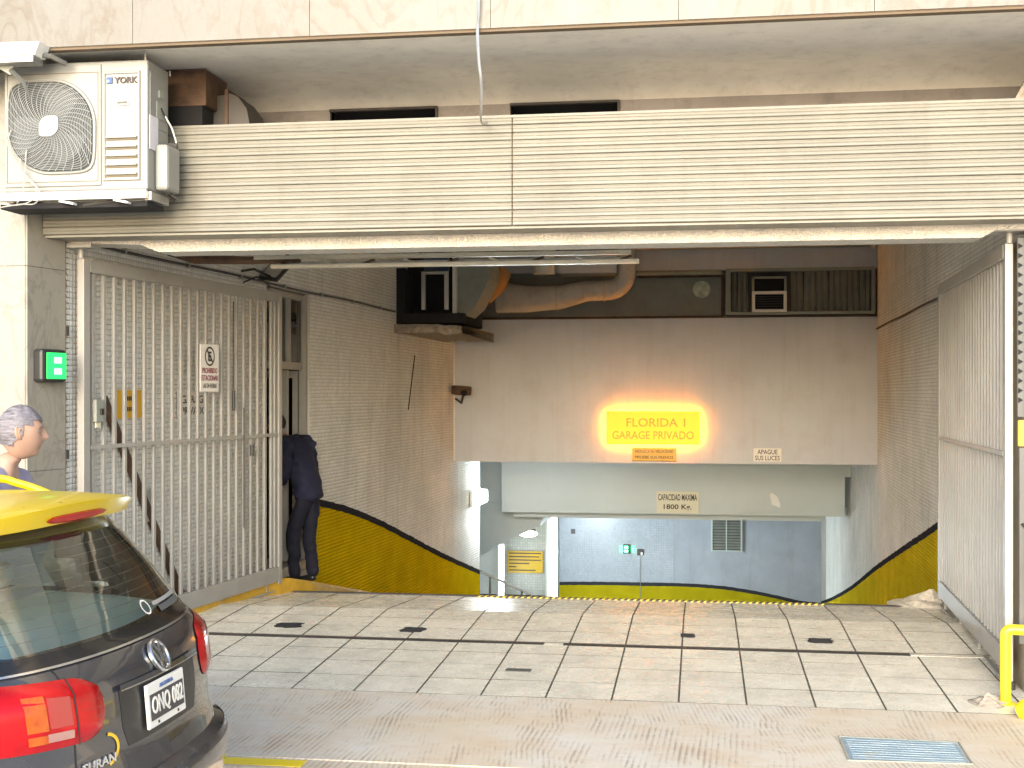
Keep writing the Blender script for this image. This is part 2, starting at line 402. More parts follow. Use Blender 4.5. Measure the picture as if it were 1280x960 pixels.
# side land behind the building line and the ramp's sheet
base = MB()
rows = []
for y in [7.195, 8, 9.0, 9.55, 10.82, 14, 20, 27, 34]:
    rows.append([(XL(min(y, 20)) - (2.0 if y > 20 else 0.0) - 0.1, y, fz(y) - 0.0042), (XR(y) + 0.1, y, fz(y) - 0.0042)])
base.grid(rows)
drive = struct('driveway', base, 'joint')
tr = [(7.2, 7.56), (7.56, 7.92), (7.92, 8.24), (8.24, 8.50), (8.585, 8.92), (8.92, 9.24), (9.24, 9.55), (9.55, 9.93), (9.93, 10.35), (10.35, 10.77)]
cx = [-0.12 + 0.381 * k for k in range(-11, 7)]
for (ya, yb) in tr:
    gx, gy = 0.0045, 0.0028
    for k in range(len(cx) - 1):
        x0, x1 = cx[k], cx[k + 1]
        ym = (ya + yb) / 2
        lo = XL(ym) + 0.02; hi = XR(ym) - 0.02
        if x1 < lo or x0 > hi: continue
        x0, x1 = max(x0, lo), min(x1, hi)
        if x1 - x0 < 0.05: continue
        h = random.uniform(-0.0009, 0.0009); tx = random.uniform(-0.0007, 0.0007)
        a, b, c_, d = x0 + gx, x1 - gx, ya + gy, yb - gy
        e = 0.0012
        mb = MB()
        bot = [(a, c_), (b, c_), (b, d), (a, d)]; top = [(a + e, c_ + e), (b - e, c_ + e), (b - e, d - e), (a + e, d - e)]
        vs = [(x, y, fz(y) - 0.014) for x, y in bot] + [(x, y, fz(y) + h + (tx if x > (a + b) / 2 else -tx)) for x, y in top]
        mb.add(vs, [(4, 5, 6, 7)]); mb.mat(1)
        n0 = len(mb.v); mb.f += [(0, 1, 5, 4), (1, 2, 6, 5), (2, 3, 7, 6), (3, 0, 4, 7)]; mb.mi += [1] * 4
        mb.build('floor_tile', ['tile_floor', 'joint'], drive, fix=False)
# drain slot running across, with filler strips at both ends
MB().box(-3.5, -1.06, 8.505, 8.58, fz(8.54) - 0.012, fz(8.54) - 0.0025).build('channel', 'dark', drive)
MB().box(-0.92, 1.36, 8.505, 8.58, fz(8.54) - 0.012, fz(8.54) - 0.0025).build('channel', 'dark', drive)
for (a, b) in ((-3.98, -3.505), (-1.055, -0.925), (1.365, 2.06)):
    MB().box(a, b, 8.507, 8.578, fz(8.54) - 0.012, fz(8.54) - 0.001).build('filler_strip', 'tile_floor', drive)
for (x, y, sx_, sy_) in ((-2.98, 8.87, 0.10, 0.09), (-2.04, 8.84, 0.085, 0.085), (-0.085, 8.90, 0.055, 0.06), (0.82, 8.86, 0.08, 0.075)):
    mb = MB(); n = 16
    pts = []
    for k in range(n):
        a = 2 * math.pi * k / n
        q = max(abs(math.cos(a)), abs(math.sin(a))); r = (1 / q) * random.uniform(0.78, 1.15)
        pts.append((x + sx_ * r * math.cos(a), y + sy_ * r * math.sin(a), fz(y) + 0.004))
    mb.add(pts + [(p[0], p[1], p[2] - 0.01) for p in pts], [tuple(range(n))] + [(i, (i + 1) % n, (i + 1) % n + n, i + n) for i in range(n)])
    dr = mb.build('drain_opening', 'void', drive)  # raised flat shape; the hole's shade is put into its colour
    g = MB()
    for k in range(4):
        g.box(x - sx_ * 0.8, x + sx_ * 0.7, y - sy_ * 0.7 + k * sy_ * 0.42, y - sy_ * 0.62 + k * sy_ * 0.42, fz(y) + 0.004, fz(y) + 0.009)
    g.build('grate', 'void', dr)
tag(MB().box(-1.205, -1.045, 7.755, 7.83, fz(7.8) + 0.002, fz(7.8) + 0.005, 0.001).build('floor_plate', 'strip'),
    'small grey metal plate set in the cream floor tiles near the sidewalk', 'cover plate')
# nosing strip at the crest with yellow dashes
nose = struct('crest_strip', MB().box(XL(10.8) + 0.3, XR(10.8) - 0.02, 10.785, 10.835, -0.03, -0.008), 'dark')
ds = MB(); x = -1.92
while x < 1.05:
    z0 = -0.0085
    ds.add([(x, 10.7835, z0 - .012), (x + .022, 10.7835, z0 - .012), (x + .034, 10.7835, z0 + .001), (x + .012, 10.7835, z0 + .001),
            (x + .026, 10.836, z0 + .001), (x + .048, 10.836, z0 + .001)], [(0, 1, 2, 3), (3, 2, 5, 4)])
    x += 0.054
o = ds.build('hazard_dashes', 'hazy', nose, fix=False); o['kind'] = 'stuff'

# ---- mosaic tile field: one joined sheet of raised tiles along a wall line
def tile_field(name, parent, X, y0, y1, zlo, zhi, nx, mat, hole=None, p=0.037, gap=0.0052, h=0.0045, seed=1):
    rng = np.random.default_rng(seed)
    ys = np.arange(y0, y1 - p, p); zs = np.arange(-3.5, 3.92, p)
    YY, ZZ = np.meshgrid(ys, zs, indexing='ij'); YY = YY.ravel(); ZZ = ZZ.ravel()
    lo = np.array([zlo(v) for v in YY]); hi = np.array([zhi(v) for v in YY])
    k = (ZZ > lo) & (ZZ + p < hi)
    if hole: k &= ~((YY + p > hole[0]) & (YY < hole[1]) & (ZZ < hole[2]))
    YY = YY[k]; ZZ = ZZ[k]; n = len(YY)
    a0, a1 = YY + gap * .27, YY + p - gap * .27; b0, b1 = ZZ + gap / 2, ZZ + p - gap / 2
    e = 0.0022; V = np.zeros((n, 8, 3))
    corners = [(a0, b0), (a1, b0), (a1, b1), (a0, b1)]
    ins = [(a0 + e, b0 + e), (a1 - e, b0 + e), (a1 - e, b1 - e), (a0 + e, b1 - e)]
    for i, (yy, zz) in enumerate(corners): V[:, i, 0] = X(yy); V[:, i, 1] = yy; V[:, i, 2] = zz
    tl = rng.normal(0, 0.0007, (n, 4))
    for i, (yy, zz) in enumerate(ins): V[:, 4 + i, 0] = X(yy) + nx * (h + tl[:, i]); V[:, 4 + i, 1] = yy; V[:, 4 + i, 2] = zz
    F = np.array([[4, 5, 6, 7], [0, 1, 5, 4], [1, 2, 6, 5], [2, 3, 7, 6], [3, 0, 4, 7]])
    if nx < 0: F = F[:, ::-1]
    idx = (F[None] + (np.arange(n) * 8)[:, None, None]).reshape(-1)
    org = np.array(world_loc(parent)); V = V.reshape(-1, 3) - org
    me = bpy.data.meshes.new(name); me.vertices.add(len(V)); me.vertices.foreach_set('co', V.ravel())
    me.loops.add(len(idx)); me.loops.foreach_set('vertex_index', idx.astype(np.int32))
    nf = len(idx) // 4; me.polygons.add(nf); me.polygons.foreach_set('loop_start', (np.arange(nf) * 4).astype(np.int32))
    me.update(calc_edges=True); me.validate()
    o = link_mesh(name, me, parent, None, [mat]); o['kind'] = 'stuff'; return o

LW = [(12.15, 0.71), (13.16, 0.545), (14.3, 0.295), (15.6, -0.035), (17.2, -0.45), (19.6, -1.03), (28, -3.05)]
RW = [(11.6, 0.70), (14.34, 0.142), (17.7, -0.55), (23.2, -1.736), (31.9, -3.402)]
m_lw = painted('left wall tiles paint', 1, LW, (0.82, 0.80, 0.75), start=12.15, island=0.2, rough=0.5)
m_lg = painted('left wall grout paint', 1, LW, (0.55, 0.51, 0.44), start=12.15, yellow=(0.36, 0.27, 0.01), rough=0.8)
m_rw = painted('right wall tiles paint', 1, RW, (0.80, 0.78, 0.73), start=11.6, island=0.2, rough=0.5, yellow=(0.66, 0.48, 0.02))
m_rg = painted('right wall grout paint', 1, RW, (0.52, 0.48, 0.43), start=11.6, yellow=(0.33, 0.27, 0.02), rough=0.8)
D0, D1, DZ = 11.02, 12.12, 2.745        # door opening in the left wall
lw = MB()
def wall_seg(mb, X, s, y0, y1, z0, z1, th=0.25):
    """wall slab whose visible face follows X(y); s = +1 faces +x"""
    a, b = X(y0), X(y1)
    vs = [(a, y0, z0), (b, y1, z0), (b, y1, z1), (a, y0, z1), (a - s * th, y0, z0), (b - s * th, y1, z0), (b - s * th, y1, z1), (a - s * th, y0, z1)]
    mb.add(vs, [(0, 1, 2, 3), (5, 4, 7, 6), (1, 0, 4, 5), (3, 2, 6, 7), (0, 3, 7, 4), (2, 1, 5, 6)])
wall_seg(lw, XL, 1, 7.605, D0, -0.5, 3.9); wall_seg(lw, XL, 1, D0, D1, DZ, 3.9); wall_seg(lw, XL, 1, D1, 19.7, -4.2, 3.9, 0.05)
left_wall = lw.build('left_wall', [m_lg], origin=(-4.0, 7.6, 0)); left_wall['kind'] = 'structure'
tile_field('mosaic_tiles', left_wall, XL, 7.61, 19.69, lambda y: fz(y) + 0.03, lambda y: 3.88, 1, m_lw, hole=(D0, D1, DZ), seed=2)
rw = MB(); wall_seg(rw, XR, -1, 7.70, 34, -4.2, 3.9)
right_wall = rw.build('right_wall', [m_rg], origin=(2.1, 7.70, 0)); right_wall['kind'] = 'structure'
tile_field('mosaic_tiles', right_wall, XR, 7.67, 29.5, lambda y: fz(y) + 0.03, lambda y: 3.88 if y < 18 else 0.8, -1, m_rw, seed=3)
# thin conduits running along both walls
t = thing('wall_conduit', 'thin dark conduit along the left tiled wall, level with the door top', 'conduit', (XL(8.2), 8.2, 2.76))
MB().tube([(XL(y) + 0.02, y, 2.765 + 0.006 * math.sin(y * 2)) for y in np.linspace(8.0, 15.0, 24)], 0.011, 6).build('tube', 'dark', t, smooth=True)
for k in range(7):
    y = 8.4 + k; MB().box(XL(y), XL(y) + 0.035, y - 0.012, y + 0.012, 2.745, 2.785).build('clip', 'alu', t)
t = thing('wall_conduit', 'thin dark conduit running along the right tiled wall near its top', 'conduit', (XR(9), 9, 2.66))
MB().tube([(XR(y) - 0.02, y, 2.655 + 0.004 * math.sin(y * 2)) for y in np.linspace(8.4, 17.95, 24)], 0.012, 6).build('tube', 'rust', t, smooth=True)

# ---- pier on the left: marble slabs on two faces
pier = MB(); pier.prism([(-7.5, 7.27), (-4.15, 7.27), (-4.083, 7.60), (-4.10, 7.9), (-7.5, 7.9)], 'z', -0.3, 3.76)
pier = pier.build('left_pier', 'grout'); tag(pier, 'cream marble clad pier left of the garage opening, behind the man', 'pier')
zs = [0.0, 1.27, 2.548, 3.75]
for (a, b) in zip(zs, zs[1:]):
    for (x0, x1) in ((-6.9, -6.0), (-6.0, -5.07), (-5.07, -4.135)):
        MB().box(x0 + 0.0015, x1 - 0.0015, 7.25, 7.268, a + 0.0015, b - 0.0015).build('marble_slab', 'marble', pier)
    p0, p1 = Vector((-4.131, 7.252, 0)), Vector((-4.064, 7.60, 0)); d = (p1 - p0).normalized(); n_ = Vector((d.y, -d.x, 0))
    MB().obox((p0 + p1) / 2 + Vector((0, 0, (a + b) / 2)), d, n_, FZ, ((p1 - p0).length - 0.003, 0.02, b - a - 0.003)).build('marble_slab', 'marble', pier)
# ---- right pier, tiled on its street face
rp = MB().box(1.865, 6.5, 7.665, 7.95, -0.3, 2.66); rp = rp.build('right_pier', 'grout')
tag(rp, 'cream tiled wall end at the right edge, beside the slotted steel strip', 'pier')
pt = MB(); p = 0.037
for i in range(60):
    for j in range(71):
        x, z = 1.868 + i * p, 0.02 + j * p
        e = 0.0025; y = 7.6645
        pt.add([(x + e, y, z + e), (x + p - e, y, z + e), (x + p - e, y, z + p - e), (x + e, y, z + p - e),
                (x + 2 * e, y - .005, z + 2 * e), (x + p - 2 * e, y - .005, z + 2 * e), (x + p - 2 * e, y - .005, z + p - 2 * e), (x + 2 * e, y - .005, z + p - 2 * e)],
               [(4, 5, 6, 7), (0, 1, 5, 4), (1, 2, 6, 5), (2, 3, 7, 6), (3, 0, 4, 7)])
o = pt.build('mosaic_tiles', surf('pier tiles', (0.38, 0.36, 0.31), 0.35, island=0.25, dirt=0.15), rp, fix=True); o['kind'] = 'stuff'

# ---- lintel, canopy fascia, soffit, upper marble band
li = MB(); li.prism([(-4.06, 3.38), (-4.06, 2.735), (-3.55, 2.71), (-3.43, 2.662), (1.62, 2.662), (1.70, 2.705), (2.4, 2.71), (2.4, 3.38)], 'y', 7.62, 7.88)
lintel = struct('lintel', li, 'stucco')
struct('canopy_slab', MB().box(-4.3, 3.3, 7.885, 8.398, 3.34, 3.385), 'soffit')
fa = thing('canopy_fascia', 'wide cream corrugated metal canopy band across the top of the garage opening', 'fascia', (-1.1, 7.45, 2.736))
MB().box(-4.085, 3.3, 7.405, 7.5, 2.75, 3.40).build('backing', 'groove', fa)
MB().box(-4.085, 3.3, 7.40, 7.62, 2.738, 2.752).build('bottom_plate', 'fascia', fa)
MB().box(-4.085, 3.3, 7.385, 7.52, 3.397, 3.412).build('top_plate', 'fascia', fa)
nsl = 14; pz = (3.397 - 2.752) / nsl
for (x0, x1) in ((-4.09, -1.107), (-1.099, 3.3)):
    proto = None
    for k in range(nsl):
        z = 2.752 + k * pz
        # rolled profile: broad flat face, small return lip, recessed throat
        prof = [(7.3895, z + 0.0015), (7.384, z + 0.003), (7.379, z + 0.007), (7.381, z + pz * 0.42), (7.3825, z + pz * 0.52), (7.3805, z + pz * 0.60), (7.379, z + pz * 0.84), (7.383, z + pz - 0.004), (7.3895, z + pz - 0.0025), (7.3895, z + pz + .001)]
        m_ = MB(); nseg = 12; rows = []
        for s_ in range(nseg + 1):
            xx = x0 + (x1 - x0) * s_ / nseg
            dz = 0.0025 * noise.noise(Vector((xx * 0.9, k * 0.7, 1))); dy = 0.003 * noise.noise(Vector((xx * 1.3, k * 1.7, 5)))
            rows.append([(xx, q[0] + dy, q[1] + dz) for q in prof])
        m_.grid(rows)
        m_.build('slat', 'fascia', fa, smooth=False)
so = MB(); prof = [(6.84, 3.768), (6.90, 3.775), (7.4, 3.80), (8.0, 3.815), (8.22, 3.80), (8.34, 3.765), (8.40, 3.715)]
xs = np.linspace(-7.5, 6.5, 30)
so.grid([[(x, q[0], q[1]) for q in prof] for x in xs])
struct('soffit', so, 'soffit', smooth=True)
# wall under the soffit with two dark vent openings
bw = MB()
segs = [(-7.5, -2.53, 3.3, 3.716), (-2.53, -1.77, 3.3, 3.36), (-1.77, -1.27, 3.3, 3.716), (-1.27, -0.53, 3.3, 3.36), (-0.53, 6.5, 3.3, 3.716)]
for (a, b, z0, z1) in segs: bw.box(a, b, 8.40, 8.5, z0, z1)
cw = struct('clerestory_wall', bw, 'drab')
for (a, b) in ((-2.53, -1.77), (-1.27, -0.53)):
    v = MB(); v.box(a, b, 8.78, 8.80, 3.3, 3.716); v.box(a - .02, a, 8.44, 8.8, 3.3, 3.74); v.box(b, b + .02, 8.44, 8.8, 3.3, 3.74); v.box(a, b, 8.44, 8.8, 3.716, 3.74)
    vb = v.build('vent_recess', 'void', cw)
    fr = MB(); fr.box(a, b, 8.385, 8.42, 3.70, 3.716); fr.box(b - .014, b + 0.004, 8.38, 8.42, 3.4, 3.712); fr.build('vent_frame', 'dark', vb)
ub = MB().box(-7.5, 6.5, 6.875, 8.6, 3.84, 6.2)
up = ub.build('upper_facade', 'grout'); up['kind'] = 'structure'
MB().box(-7.5, 6.5, 6.845, 6.9, 3.755, 3.772).build('edge_trim', 'edge', up)
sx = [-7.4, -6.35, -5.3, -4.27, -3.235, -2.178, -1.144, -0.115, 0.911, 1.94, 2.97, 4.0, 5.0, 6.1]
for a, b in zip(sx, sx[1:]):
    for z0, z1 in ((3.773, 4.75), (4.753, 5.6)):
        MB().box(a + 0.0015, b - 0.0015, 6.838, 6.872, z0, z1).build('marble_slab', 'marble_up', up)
struct('building_mass', MB().box(-70, -7.5, 7.3, 40, -0.3, 12).box(6.5, 70, 7.66, 40, -0.3, 12).box(-7.5, 6.5, 8.5, 40, 3.92, 12), 'tan')

# ---- interior: ceiling, bulkheads, upper services zone
struct('ceiling', MB().box(-5.5, 3.6, 8.2, 18.7, 3.88, 3.92), 'ceil')
MB().box(-3.5, 2.4, 17.7, 18.0, 3.80, 3.879).build('ceiling_beam', 'tan')['kind'] = 'structure'
b1 = MB().box(-3.557, XR(18) + 0.1, 18.0, 18.35, 0.765, 2.826)
bulk = b1.build('bulkhead', 'taupe'); tag(bulk, 'large taupe bulkhead hanging over the ramp with the lit yellow sign', 'bulkhead')
MB().box(-3.56, XR(18), 17.975, 18.4, 2.827, 2.842).build('ledge', 'rust', bulk)
MB().tube([(-3.545, 17.985, 0.78), (-3.545, 17.985, 2.5)], 0.014, 8).build('conduit', 'white', bulk, smooth=True)
struct('upper_back_wall', MB().box(-5.4, 3.3, 18.02, 18.4, 3.50, 3.88).box(-3.9, 3.3, 18.55, 18.6, 2.8, 3.5), 'taupe')
gp = thing('service_panel', 'grey sheet panel behind the pipe above the bulkhead', 'panel', (-1.5, 18.3, 2.86))
MB().box(-3.55, 0.335, 18.27, 18.30, 2.85, 3.46).build('sheet', 'greymetal', gp)
MB().box(-0.9, 0.335, 18.2, 18.27, 3.425, 3.455).box(0.30, 0.335, 18.2, 18.27, 2.86, 3.43).box(-3.3, 0.335, 18.2, 18.268, 2.846, 2.872).build('rim', 'rust', gp)
rv = MB(); n = 14
pts = [(0.023 + 0.125 * math.cos(2 * math.pi * k / n), 3.25 + 0.125 * math.sin(2 * math.pi * k / n)) for k in range(n)]
rv.prism(pts, 'y', 18.225, 18.27)
rv = rv.build('round_vent', surf('pale mottled disc', (0.50, 0.58, 0.46), 0.7, var=0.3, scale=12, dirt=0.5, dirtcol=(0.2, 0.25, 0.15)))
tag(rv, 'small pale green round vent cover on the grey service panel', 'vent')

lb = thing('louvre_screen', 'grey screen of upright corrugated slats with a small window unit, top right above the bulkhead', 'screen', (1.4, 18.2, 2.86))
f = MB(); X0, X1, Z0, Z1 = 0.36, 2.41, 2.862, 3.52
for (a, b, c_, d) in ((X0, X1, Z0, Z0 + .045), (X0, X1, Z1 - .045, Z1), (X0, X0 + .07, Z0 + .045, Z1 - .045), (X1 - .05, X1, Z0 + .045, Z1 - .045)): f.box(a, b, 17.99, 18.12, c_, d)
f.build('frame', 'greymetal', lb)
MB().box(X0 + .02, X1 - .02, 18.13, 18.2, Z0, Z1).build('backing', 'dark', lb)
x = X0 + 0.09
while x < X1 - 0.1:
    wd = random.uniform(0.075, 0.095)
    if not (0.70 < x + wd / 2 < 1.24):
        tl = random.uniform(-0.012, 0.012)
        MB().add([(x, 18.10, Z0 + .046), (x + wd * .5, 18.03, Z0 + .046), (x + wd * .95, 18.10, Z0 + .046), (x + tl, 18.10, Z1 - .046), (x + wd * .5 + tl, 18.03, Z1 - .046), (x + wd * .95 + tl, 18.10, Z1 - .046)],
                 [(0, 1, 4, 3), (1, 2, 5, 4)]).build('slat', 'greymetal', lb, fix=False)
    x += wd
wu = thing('window_unit', 'small white framed window unit set in the slatted screen', 'air conditioner', (0.96, 17.95, 2.9))
f = MB(); a0, a1, c0, c1 = 0.725, 1.20, 2.90, 3.40
for (a, b, c_, d) in ((a0, a1, c0, c0 + .035), (a0, a1, 3.15, 3.19), (a0, a0 + .04, c0 + .035, 3.15), (a1 - .04, a1, c0 + .035, 3.15)): f.box(a, b, 17.92, 18.1, c_, d)
f.build('frame', 'white', wu)
f = MB().box(a0, a0 + .03, 17.96, 18.1, 3.19, c1).box(a1 - .03, a1, 17.96, 18.1, 3.19, c1).box(a0, a1, 17.96, 18.1, c1 - .03, c1)
f.build('upper_frame', 'greymetal', wu); MB().box(a0 + .03, a1 - .03, 18.0, 18.05, c0 + .03, c1 - .03).build('dark_pane', 'void', wu)
for k in range(6): MB().box(a0 + .04, a1 - .04, 17.97, 17.99, 2.945 + k * .034, 2.953 + k * .034).build('fin', 'dark', wu)

# duct, pipe and black condenser in the top left corner
pp = thing('lagged_pipe', 'tan lagged pipe running along the top of the bulkhead and bending up', 'pipe', (-1.5, 17.7, 3.2))
def arc(c, r, a0, a1, n, y): return [(c[0] + r * math.cos(a), y, c[1] + r * math.sin(a)) for a in np.linspace(a0, a1, n)]
path = [(-2.85, 17.7, 3.13), (-2.4, 17.7, 3.10), (-1.95, 17.7, 3.12), (-1.6, 17.7, 3.20), (-1.30, 17.7, 3.21)] + arc((-1.28, 3.46), 0.25, R_(-85), R_(0), 8, 17.7) + [(-1.03, 17.7, 3.87)]
rad = [0.22, 0.19, 0.17, 0.145, 0.14] + [0.14] * 9
MB().tube(path, 0.14, 16, radii=rad).build('tube', 'pipe', pp, smooth=True)
for q in ((-2.0, 3.115), (-1.62, 3.195), (-1.33, 3.205)):
    MB().tube([(q[0] - .01, 17.7, q[1]), (q[0] + .01, 17.7, q[1])], 0.183 if q[0] < -1.9 else 0.152, 16).build('band', 'tan', pp, smooth=True)
MB().tube([(-2.75, 17.55, 3.5), (-2.86, 17.5, 3.3), (-3.0, 17.4, 3.08)], 0.2, 14, radii=[0.13, 0.17, 0.10]).build('foam_collar', 'orange', pp, smooth=True)
sp = MB().tube([(-1.0, 17.98, 3.47), (0.3, 17.98, 3.47)], 0.035, 8).build('thin_pipe', 'greymetal', smooth=True)
tag(sp, 'thin grey pipe along the top edge of the grey service panel', 'pipe')
st = MB().tube([(-2.15, 17.4, 3.9), (-2.15, 17.4, 3.42)], 0.15, 14).build('duct_stub', 'white', smooth=True)
tag(st, 'short white round duct stub coming down above the lagged pipe', 'duct')
wd_ = MB().box(-1.95, -1.15, 17.5, 17.9, 3.44, 3.75).build('duct_box', 'taupe')
tag(wd_, 'pale rectangular duct box between the duct stub and the pipe bend', 'duct')

cd = thing('condenser_unit', 'black condenser cage on a broken shelf in the top left corner inside', 'air conditioner', (-3.3, 16, 2.62))
MB().box(-3.72, -3.02, 15.6, 17.4, 2.66, 3.5, 0.02).build('casing', 'void', cd)
f = MB()
for (x0, x1, z0, z1) in ((-3.43, -3.38, 2.80, 3.24), (-3.14, -3.09, 2.80, 3.24), (-3.43, -3.09, 3.24, 3.275)): f.box(x0, x1, 15.3, 15.34, z0, z1)
f.build('frame', 'alu', cd)
MB().box(-3.72, -2.86, 15.1, 15.3, 2.62, 2.74).box(-3.72, -3.6, 15.1, 16, 2.55, 3.3).build('bracket', 'void', cd)
MB().box(-3.43, -3.12, 15.45, 15.55, 3.30, 3.46).build('blue_top', surf('dark blue panel', (0.03, 0.06, 0.11), 0.5), cd)
du = thing('grey_duct', 'upright grey sheet metal duct beside the black condenser', 'duct', (-2.9, 15.7, 2.75))
f = MB(); f.prism([(-3.06, 2.80), (-2.93, 2.74), (-2.80, 2.86), (-2.62, 3.2), (-2.60, 3.87), (-3.06, 3.87)], 'y', 15.6, 16.3); f.build('shell', 'greymetal', du)
MB().box(-3.08, -3.03, 15.52, 15.6, 2.74, 3.87).build('edge_strip', 'white', du)
sh = MB()
rows = []
for i in range(13):
    x = -3.73 + 0.87 * i / 12; r = []
    for (yy, zz) in ((15.0, 2.50), (14.97, 2.555), (15.0, 2.60), (15.6, 2.61), (17.4, 2.61), (17.4, 2.50), (15.0, 2.50)):
        q = 0.03 * noise.noise(Vector((x * 6, yy * 3, zz * 9))); r.append((x, yy + q, zz + q * 0.8 - 0.02 * (i > 8)))
    rows.append(r)
sh.grid(rows)
tag(sh.build('broken_shelf', 'debris', smooth=False), 'crumbling concrete shelf under the black condenser', 'shelf')

# ---- second bulkhead, lower level
s2 = MB().box(-5.2, XR(22.5) + 0.1, 18.35, 22.9, 0.768, 0.9); struct('ramp_ceiling', s2, 'blueplaster')
b2 = MB().box(-3.557, 2.50, 22.5, 22.8, -0.392, 0.80).build('beam', 'blueplaster')
tag(b2, 'pale blue beam under the bulkhead carrying the capacity sign', 'beam')
MB().box(-3.4, 2.2, 22.9, 23.3, -0.52, -0.36).build('duct_trunk', 'blueplaster')['kind'] = 'structure'
struct('lower_ceiling', MB().box(-6.5, 4.2, 23.3, 33, -0.45, -0.3).box(2.5, XR(22.5) + .1, 22.5, 22.8, 0.3, 0.8), 'blueplaster')
FW = [(-3.6, -2.99), (-1.5, -2.96), (0.3, -2.985), (1.1, -3.07), (1.9, -3.21), (2.5, -3.33), (3.6, -3.36)]
m_fw = painted('far wall paint', 0, FW, (0.38, 0.41, 0.455), yellow=(0.42, 0.34, 0.01), lw=0.085, rough=0.4)
struct('far_wall', MB().box(-3.55, 3.2, 31.5, 31.7, -3.6, -0.3), m_fw)
# mosaic patch on the left half of the far wall
ft = MB(); p = 0.06
for i in range(48):
    for j in range(26):
        x, z = -3.53 + i * p, -2.93 + j * p
        ft.add([(x + .006, 31.497, z + .006), (x + p - .006, 31.497, z + .006), (x + p - .006, 31.497, z + p - .006), (x + .006, 31.497, z + p - .006)], [(0, 1, 2, 3)])
o = ft.build('mosaic_tiles', surf('far tiles', (0.40, 0.435, 0.48), 0.3, island=0.22), bpy.data.objects['far_wall'], fix=False); o['kind'] = 'stuff'
struct('ground_below', MB().box(-8, 4.4, 19.7, 34, -3.7, -3.5), 'tan')
AW = [(-6, -2.60), (-3.2, -2.62)]
m_aw = painted('alcove wall paint', 0, AW, (0.40, 0.42, 0.40), yellow=(0.42, 0.34, 0.01), lw=0.07)
struct('alcove_wall', MB().box(-6.0, -3.24, 27.0, 27.2, -3.6, -0.3), m_aw)
ft = MB(); p = 0.055
for i in range(20):
    for j in range(30):
        x, z = -4.36 + i * p, -2.5 + j * p
        ft.add([(x + .006, 26.997, z + .006), (x + p - .006, 26.997, z + .006), (x + p - .006, 26.997, z + p - .006), (x + .006, 26.997, z + p - .006)], [(0, 1, 2, 3)])
o = ft.build('mosaic_tiles', surf('alcove tiles', (0.52, 0.54, 0.50), 0.3, island=0.35), bpy.data.objects['alcove_wall'], fix=False); o['kind'] = 'stuff'
struct('alcove_side_wall', MB().box(-6.2, -6.0, 19.0, 27.2, -3.6, 0.9).box(-6.2, -3.8, 19.45, 19.68, -3.9, 0.9), 'blueplaster')
struct('partition_wall', MB().prism([(-3.30, 26.9), (-3.2, 26.9), (-3.50, 31.5), (-3.62, 31.5)], 'z', -3.6, -0.3), 'blueplaster')
stair = MB(); stair.prism([(-4.75, -1.62), (-4.75, 0.76), (-2.95, 0.76), (-2.92, -0.6), (-2.96, -0.72), (-3.4, -0.93), (-3.7, -1.07), (-4.11, -1.32)], 'y', 23.4, 25.6)
stair = stair.build('stair_soffit', 'blueplaster'); stair['kind'] = 'structure'

# ================================================================== OBJECTS
# ---- kerbs along both walls
def kerb_line(name, pts, zt, label):
    """pts: (y, x_wall, x_inner)"""
    mb = MB(); rows = []
    for (y, xa, xb) in pts:
        s_ = 1 if xb > xa else -1; z = fz(y); j = 0.006 * noise.noise(Vector((y * 3, 0, 0)))
        rows.append([(xb + s_ * .01, y, z - .03), (xb + j, y, z + zt - .025), (xb - s_ * .025 + j, y, z + zt + j), (xa, y, z + zt + j), (xa, y, z - .03)])
    mb.grid(rows); n = len(rows[0]); L = len(rows) - 1
    mb.f.append(tuple(range(n))); mb.mi.append(0); mb.f.append(tuple(L * n + k for k in range(n))); mb.mi.append(0)
    o = mb.build(name, 'ykerb'); return tag(o, label, 'kerb')
kerb_line('painted_kerb', [(y, XL(y) + .004, xi) for y, xi in ((7.95, -3.97), (8.6, -3.90), (9.4, -3.80), (10.3, -3.70), (10.8, -3.60), (11.2, -3.52), (12, -3.50), (13, -3.46), (15, -3.40), (18, -3.25), (19.6, -3.2))], 0.125,
           'worn orange yellow kerb at the foot of the left tiled wall, under the guard')
kerb_line('painted_kerb', [(y, XR(y) - .004, XR(y) - .10) for y in (7.98, 8.6, 9.3, 9.9, 10.4)], 0.14,
          'worn orange yellow kerb at the foot of the right tiled wall, behind the right gate')

